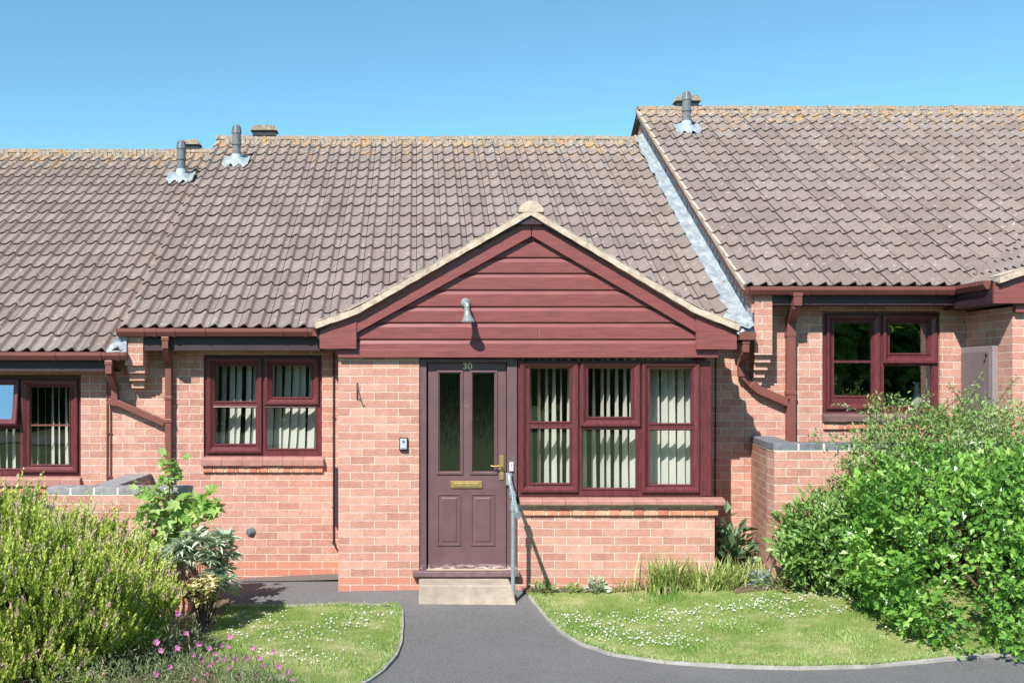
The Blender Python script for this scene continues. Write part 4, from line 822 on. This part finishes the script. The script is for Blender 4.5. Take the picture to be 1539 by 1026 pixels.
for i, (px, py, r, lab) in enumerate([(1266, 876, .075, 'round brown garden stone at the edge of the lawn'), (1252, 884, .06, 'flat pale garden stone left of the round brown one'), (1272, 890, .05, 'small pale garden stone in front of the round brown one')]):
    x, y = gp(px, py); u = MB(); vs = []; fs = []; n, m_ = 12, 8
    for a in range(m_+1):
        for b in range(n):
            th = math.pi*a/m_; ph = 2*math.pi*b/n; q = r*(1+.12*math.sin(3*ph+i)*math.sin(2*th)); vs.append((x+q*1.3*math.sin(th)*math.cos(ph), y+q*math.sin(th)*math.sin(ph), G(x, y)+.01+q*(.75 if i == 0 else .4)*math.cos(th)))
    for a in range(m_):
        for b in range(n): fs.append((a*n+b, a*n+(b+1) % n, (a+1)*n+(b+1) % n, (a+1)*n+b))
    u.add(vs, fs); tag(u.build('garden_stone', STONE, smooth=True), lab, 'stone', 'garden stones')
# heather: many upright shoots clothed in tiny leaves
def heather():
    root = thing('heather_bush', (-2.75, -2.3, -.35), 'large yellow green heather bush with upright brown tipped shoots', 'bush')
    c = np.array([-3.33, -2.2, .0]); r = np.array([1.36, .85, .86]); n = 14500
    P, N = shellpts(n, c, r, 2.3, .17, .42, -.3, .7)
    L = .08+.12*rng.random(len(P))+.16*rng.random(len(P))**6*(N[:, 2] > .3)+.05*rng.random(len(P))**4; d = N*.34+np.array([.12, 0, 1.0])+rng.normal(size=P.shape)*.20; d /= np.linalg.norm(d, axis=1, keepdims=True)
    K = 26; t = np.linspace(0, 1, K); idx = np.repeat(np.arange(len(P)), K); tt = np.tile(t, len(P)); base = P[idx]+d[idx]*(L[idx]*tt)[:, None]
    a = rng.random(len(base))*6.283; rad = np.stack([np.cos(a), np.sin(a), 0*a], 1); dd = d[idx]*.95+rad*(.62-.34*tt)[:, None]
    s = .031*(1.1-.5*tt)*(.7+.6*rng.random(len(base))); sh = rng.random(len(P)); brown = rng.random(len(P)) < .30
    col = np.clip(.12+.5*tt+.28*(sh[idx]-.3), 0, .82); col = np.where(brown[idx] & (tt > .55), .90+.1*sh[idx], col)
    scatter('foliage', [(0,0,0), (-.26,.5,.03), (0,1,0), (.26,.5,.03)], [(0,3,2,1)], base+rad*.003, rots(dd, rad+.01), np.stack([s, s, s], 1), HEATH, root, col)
    mb = MB(); tips = [tuple(c+u*r*.7) for u in unit(40) if u[2] > -.1]; stems(mb, (-2.8, -2.2, -.34), tips, .012, .003, .1); mb.build('stems', BARK, root)
    # tall shoots breaking the outline
    return root
heather()
# maple sapling
def maple():
    bx, by = X(262, -.72), -.72; root = thing('maple_sapling', (bx, by, G(bx, by)), 'bright green maple sapling rising behind the heather', 'sapling')
    out = []
    for a, l in ((0, 1.0), (.42, .45), (.85, .82), (1.25, .42), (1.75, .62), (2.3, .30), (2.85, .35), (3.14, .12)): out.append((math.sin(a)*l*.62, .35+.62*math.cos(a)*l))
    pts = [(x, y) for x, y in out]+[(-x, y) for x, y in out[-2:0:-1]]
    tv = [(0, .35, -.02)]+[(x, y, .03+.14*abs(x)-.10*y*y) for x, y in pts]; tf = [(0, i+1, (i+1) % len(pts)+1) for i in range(len(pts))]
    Yp = by; cl = [(258, 692, .06, 14), (256, 708, .07, 14), (254, 722, .05, 8), (252, 735, .06, 6), (222, 740, .06, 9), (215, 728, .04, 4), (240, 765, .10, 16), (262, 770, .12, 18), (285, 760, .08, 12), (305, 765, .06, 9), (322, 752, .05, 8), (314, 770, .05, 6), (225, 790, .08, 12), (250, 800, .10, 14), (275, 795, .09, 10), (240, 830, .10, 10), (294, 790, .05, 5)]
    P, d, nr, s = [], [], [], []; mb = MB(); base = Vector((bx, by, G(bx, by))); hub = Vector((X(258, Yp), Yp, Z(800, Yp))); mb.tube([base, hub], [.012, .008], 6)
    for px, py, sp, k in cl:
        e = Vector((X(px, Yp), Yp+random.uniform(-.06, .06), Z(py, Yp))); mb.tube([hub, (hub+e)/2+Vector((.01, 0, .02)), e], [.007, .005, .0025], 5)
        for _ in range(k):
            o = Vector([random.gauss(0, sp*.6) for _ in range(3)]); P.append(e+o); q = Vector((o.x*6+random.gauss(0, .5), -.5+random.gauss(0, .4), random.gauss(-.25, .5))); d.append(q); nr.append(Vector((random.gauss(0, .5), -.7, 1.0+random.gauss(0, .3)))); s.append(random.uniform(.085, .16)*(1.3 if py > 750 else .85))
    scatter('leaves', tv, tf, np.array([tuple(p) for p in P]), rots(np.array([tuple(p) for p in d]), np.array([tuple(p) for p in nr])), np.array(s), MAPLE, root); mb.build('stems', plain('young_stem', (.25,.2,.08), .7), root)
random.seed(12); maple()
# silver shrub and variegated plant
def rosettes(name, label, pts, Yp, size, mat, asp, nl, spread, cat='shrub'):
    bx = X(sum(p[0] for p in pts)/len(pts), Yp); gz = G(bx, Yp); root = thing(name, (bx, Yp, gz), label, cat); P, d, nr = [], [], []; mb = MB()
    for px, py in pts:
        e = Vector((X(px, Yp), Yp+random.uniform(-.16, .12), Z(py, Yp))); mb.tube([(bx, Yp, gz), ((bx+e.x)/2, Yp, (gz+e.z)/2+.02), e], [.004, .0035, .002], 5)
        for k in range(nl):
            a = k*2.4+random.random(); el = random.uniform(-.5, .9); P.append(e+Vector((0, 0, -.02*random.random()*spread))); d.append((math.cos(a), math.sin(a), el)); nr.append((0, 0, 1.))
    n = len(P); s = size*(.6+.6*rng.random(n)); scatter('leaves', [(0,0,0), (-.5,.4,.08), (.5,.4,.08), (-.35,.75,.02), (.35,.75,.02), (0,1.05,-.16), (0,.4,-.03), (0,.75,-.08)], [(0,6,1), (0,2,6), (1,6,7,3), (6,2,4,7), (3,7,5), (7,4,5)], np.array([tuple(p) for p in P]), rots(np.array(d), np.array(nr)), np.stack([s*asp, s, s], 1), mat, root, smooth=False); mb.build('stems', BARK, root)
pts = [(random.uniform(258, 348), random.uniform(802, 850)) for _ in range(24)]+[(random.uniform(320, 350), random.uniform(850, 888)) for _ in range(8)]+[(330, 812), (345, 830), (310, 806), (280, 815)]
rosettes('grey_leaved_shrub', 'grey green long leaved shrub below the maple sapling', pts, -1.02, .125, SILVER, .30, 22, 1)
pts = [(random.uniform(280, 322), random.uniform(868, 900)) for _ in range(24)]
rosettes('variegated_plant', 'cream and yellow leaved low plant beside the tarmac path', pts, -1.25, .070, YELL, .45, 22, 1, 'plant')
# cranesbill with pink flowers
def cranesbill():
    root = thing('cranesbill', (-1.7, -2.9, -.33), 'sprawling pink flowered plant in front of the left lawn', 'plant'); n = 9000
    cs = [((-1.95, -2.35, -.25), (.42, .45, .36)), ((-1.45, -2.75, -.30), (.45, .35, .22)), ((-1.05, -2.95, -.33), (.30, .25, .16)), ((-2.05, -2.95, -.3), (.5, .35, .22))]; PA, NA = [], []
    for c, r in cs: P, N = shellpts(n//4, c, r, 2.2, .15, .6, -.33, c[0]); PA.append(P); NA.append(N)
    P, N = np.concatenate(PA), np.concatenate(NA); m = len(P); s = .030*(.5+.9*rng.random(m))
    scatter('foliage', *LEAF, P, rots(N*.5+rng.normal(size=(m, 3))*.6+np.array([0, 0, .6]), N+rng.normal(size=(m, 3))*.5), np.stack([s*.28, s*1.3, s], 1), SPRIG, root)
    FP = []; k = 0
    px = [(266, 923), (234, 966), (242, 977), (236, 1011), (300, 966), (302, 993), (326, 979), (332, 972), (343, 972), (328, 988), (318, 997), (355, 988), (371, 989), (390, 988), (411, 980), (380, 971), (433, 1009), (407, 1019), (425, 1012), (281, 950), (344, 1003), (257, 1000), (294, 1018), (345, 958), (313, 975), (437, 1022), (290, 984), (362, 1012), (396, 1000), (268, 972), (308, 1015), (383, 1016), (338, 990), (420, 1000)]
    F_, d_ = [], []
    for x, y in px:
        Yf = -2.75 if x > 280 else -3.0; e = (X(x, Yf), Yf+random.uniform(-.05, .05), Z(y, Yf)); a0 = random.random()*6; tx, tz = random.gauss(0, .35), random.gauss(.2, .3)
        fm = MB(); fm.tube([(e[0]+random.uniform(-.04, .04), e[1]+.04, e[2]-.12), e], .0016, 4); fm.build('flower_stalk', SPRIG, root)
        for k in range(5):
            a = a0+k*1.2566; F_.append(e); d_.append((math.cos(a), -.25+tx*math.cos(a), math.sin(a)+tz*.3))
        scatter('flower', [(0,0,0), (-.42,.55,.05), (.42,.55,.05), (-.3,.95,.1), (.3,.95,.1)], [(0,2,1), (1,2,4,3)], np.array(F_[-5:]), rots(np.array(d_[-5:]), np.tile([0., -1., .25], (5, 1))), np.full(5, .0205*random.uniform(.8, 1.15)), PINK, root)
cranesbill()
# lawns: blades and clover
def grass(poly, n, name, seed, ymin=-4.2):
    r = np.random.default_rng(seed); xs = [p[0] for p in poly]; ys = [p[1] for p in poly]; P = []
    while len(P) < n:
        x = r.uniform(max(min(xs), -3.4), max(xs)); y = r.uniform(max(min(ys), ymin), max(ys))
        if inpoly(x, y, poly): P.append((x, y, G(x, y)+.012))
    P = np.array(P); d = r.normal(size=P.shape)*.45; d[:, 2] = 1; s = .026*(.5+.9*r.random(n)); nr = r.normal(size=P.shape)
    s = s*(.75+.75*np.clip(np.sin(P[:, 0]*5.3+P[:, 1]*2)*np.sin(P[:, 1]*6.7+1)+.35*np.sin(P[:, 0]*17)*np.sin(P[:, 1]*15), 0, 1)); patch = .38+.22*np.sin(P[:, 0]*3.1+1)*np.sin(P[:, 1]*4.3)+.12*np.sin(P[:, 0]*9+P[:, 1]*7)
    edge = np.clip((-1.55-P[:, 1])*.55, 0, .35); c = np.clip(patch+edge+.22*r.normal(size=n), 0, 1)
    return tag(scatter(name, [(-.08,0,0), (.08,0,0), (.05,.6,.05), (0,1,.16), (-.05,.6,.05)], [(0,1,2,3,4)], P, rots(d, nr), np.stack([s*1.0, s, s], 1), GRASSM, None, c), kind='stuff')
grass(lawnL, 42000, 'grass', 3); grass(lawnR, 62000, 'grass', 4)
def fringe(pts, n, name, seed, side):
    r = np.random.default_rng(seed); P = []
    while len(P) < n:
        i = r.integers(len(pts)-1); t = r.random(); a, b = pts[i], pts[i+1]; L = math.hypot(b[0]-a[0], b[1]-a[1]); q = ((b[1]-a[1])/L, -(b[0]-a[0])/L); o = side*(.012+.05*r.random()**2)
        x, y = a[0]+(b[0]-a[0])*t+q[0]*o, a[1]+(b[1]-a[1])*t+q[1]*o
        if r.random() < .25+.75*abs(math.sin(x*5+y*9)): P.append((x, y, G(x, y)+.01))
    P = np.array(P); d = r.normal(size=P.shape)*.6; d[:, 2] = 1; s = .042*(.4+.9*r.random(n)); c = np.clip(.6+.25*r.normal(size=n), 0, 1)
    return tag(scatter(name, [(-.06,0,0), (.06,0,0), (.04,.6,.05), (0,1,.2), (-.04,.6,.05)], [(0,1,2,3,4)], P, rots(d, r.normal(size=P.shape)), np.stack([s, s, s], 1), GRASSM, None, c), kind='stuff')
fringe([gp(305, 914), gp(450, 912)]+PL, 3800, 'edge_grass', 5, 1); fringe(PR, 5200, 'edge_grass', 6, -1)
def clover(poly, n, seed, blobs):
    r = np.random.default_rng(seed); P = []
    while len(P) < n:
        c = blobs[r.integers(len(blobs))]; x, y = r.normal(c[0], c[2]), r.normal(c[1], c[3])
        if inpoly(x, y, poly): P.append((x, y, G(x, y)+.028+.012*r.random()))
    P = np.array(P); n = len(P); o = [(0,0,1), (1,0,0), (.5,.87,0), (-.5,.87,0), (-1,0,0), (-.5,-.87,0), (.5,-.87,0), (0,0,-.7)]
    tf = [(0, i, i % 6+1) for i in range(1, 7)]+[(7, i % 6+1, i) for i in range(1, 7)]
    return tag(scatter('clover_flowers', o, tf, P, np.tile(np.eye(3), (n, 1, 1)), .0085*(.55+.75*r.random(n)), CLOV), kind='stuff')
bl = [(*gp(x, y), sx, sy) for x, y, sx, sy in [(340, 960, .2, .2), (400, 945, .2, .2), (470, 960, .25, .25), (520, 940, .2, .15), (560, 925, .2, .1), (450, 990, .2, .1), (360, 930, .3, .1)]]
clover(lawnL, 330, 1, bl)
bl = [(*gp(x, y), sx, sy) for x, y, sx, sy in [(860, 935, .12, .15), (900, 950, .2, .15), (960, 960, .25, .12), (1000, 970, .2, .1), (1020, 925, .25, .12), (1100, 915, .3, .1), (1150, 912, .2, .08), (1220, 925, .2, .06), (980, 935, .25, .1), (1060, 945, .35, .15), (1240, 900, .3, .1)]]
clover(lawnR, 620, 2, bl)
# moss and weeds on the joint of path and wall; the wood across the road, seen in the window glass
def wood():
    P, N = [], []; cs = []
    for i in range(34): x = -52+i*3.2+random.uniform(-1, 1); cs.append(((x, -43+random.uniform(-2, 2), random.uniform(2.4, 4.0)), (random.uniform(2.2, 3.4), 2.2, random.uniform(3.2, 5.0))))
    for c, r in cs: p, q = shellpts(2600, c, r, 2.2, .2, .5, -.4, c[0]); P.append(p); N.append(q)
    P, N = np.concatenate(P), np.concatenate(N); m = len(P); s = .6*(.5+rng.random(m))
    tag(scatter('distant_wood', *LEAF, P, rots(N+rng.normal(size=(m, 3))*.6, N+rng.normal(size=(m, 3))*.4), np.stack([s*.7, s, s], 1), leaf_mat('wood_leaf', [(0, (.03,.07,.015)), (.5, (.16,.30,.06)), (1, (.34,.46,.12))], .6, .65)), kind='stuff')
wood()
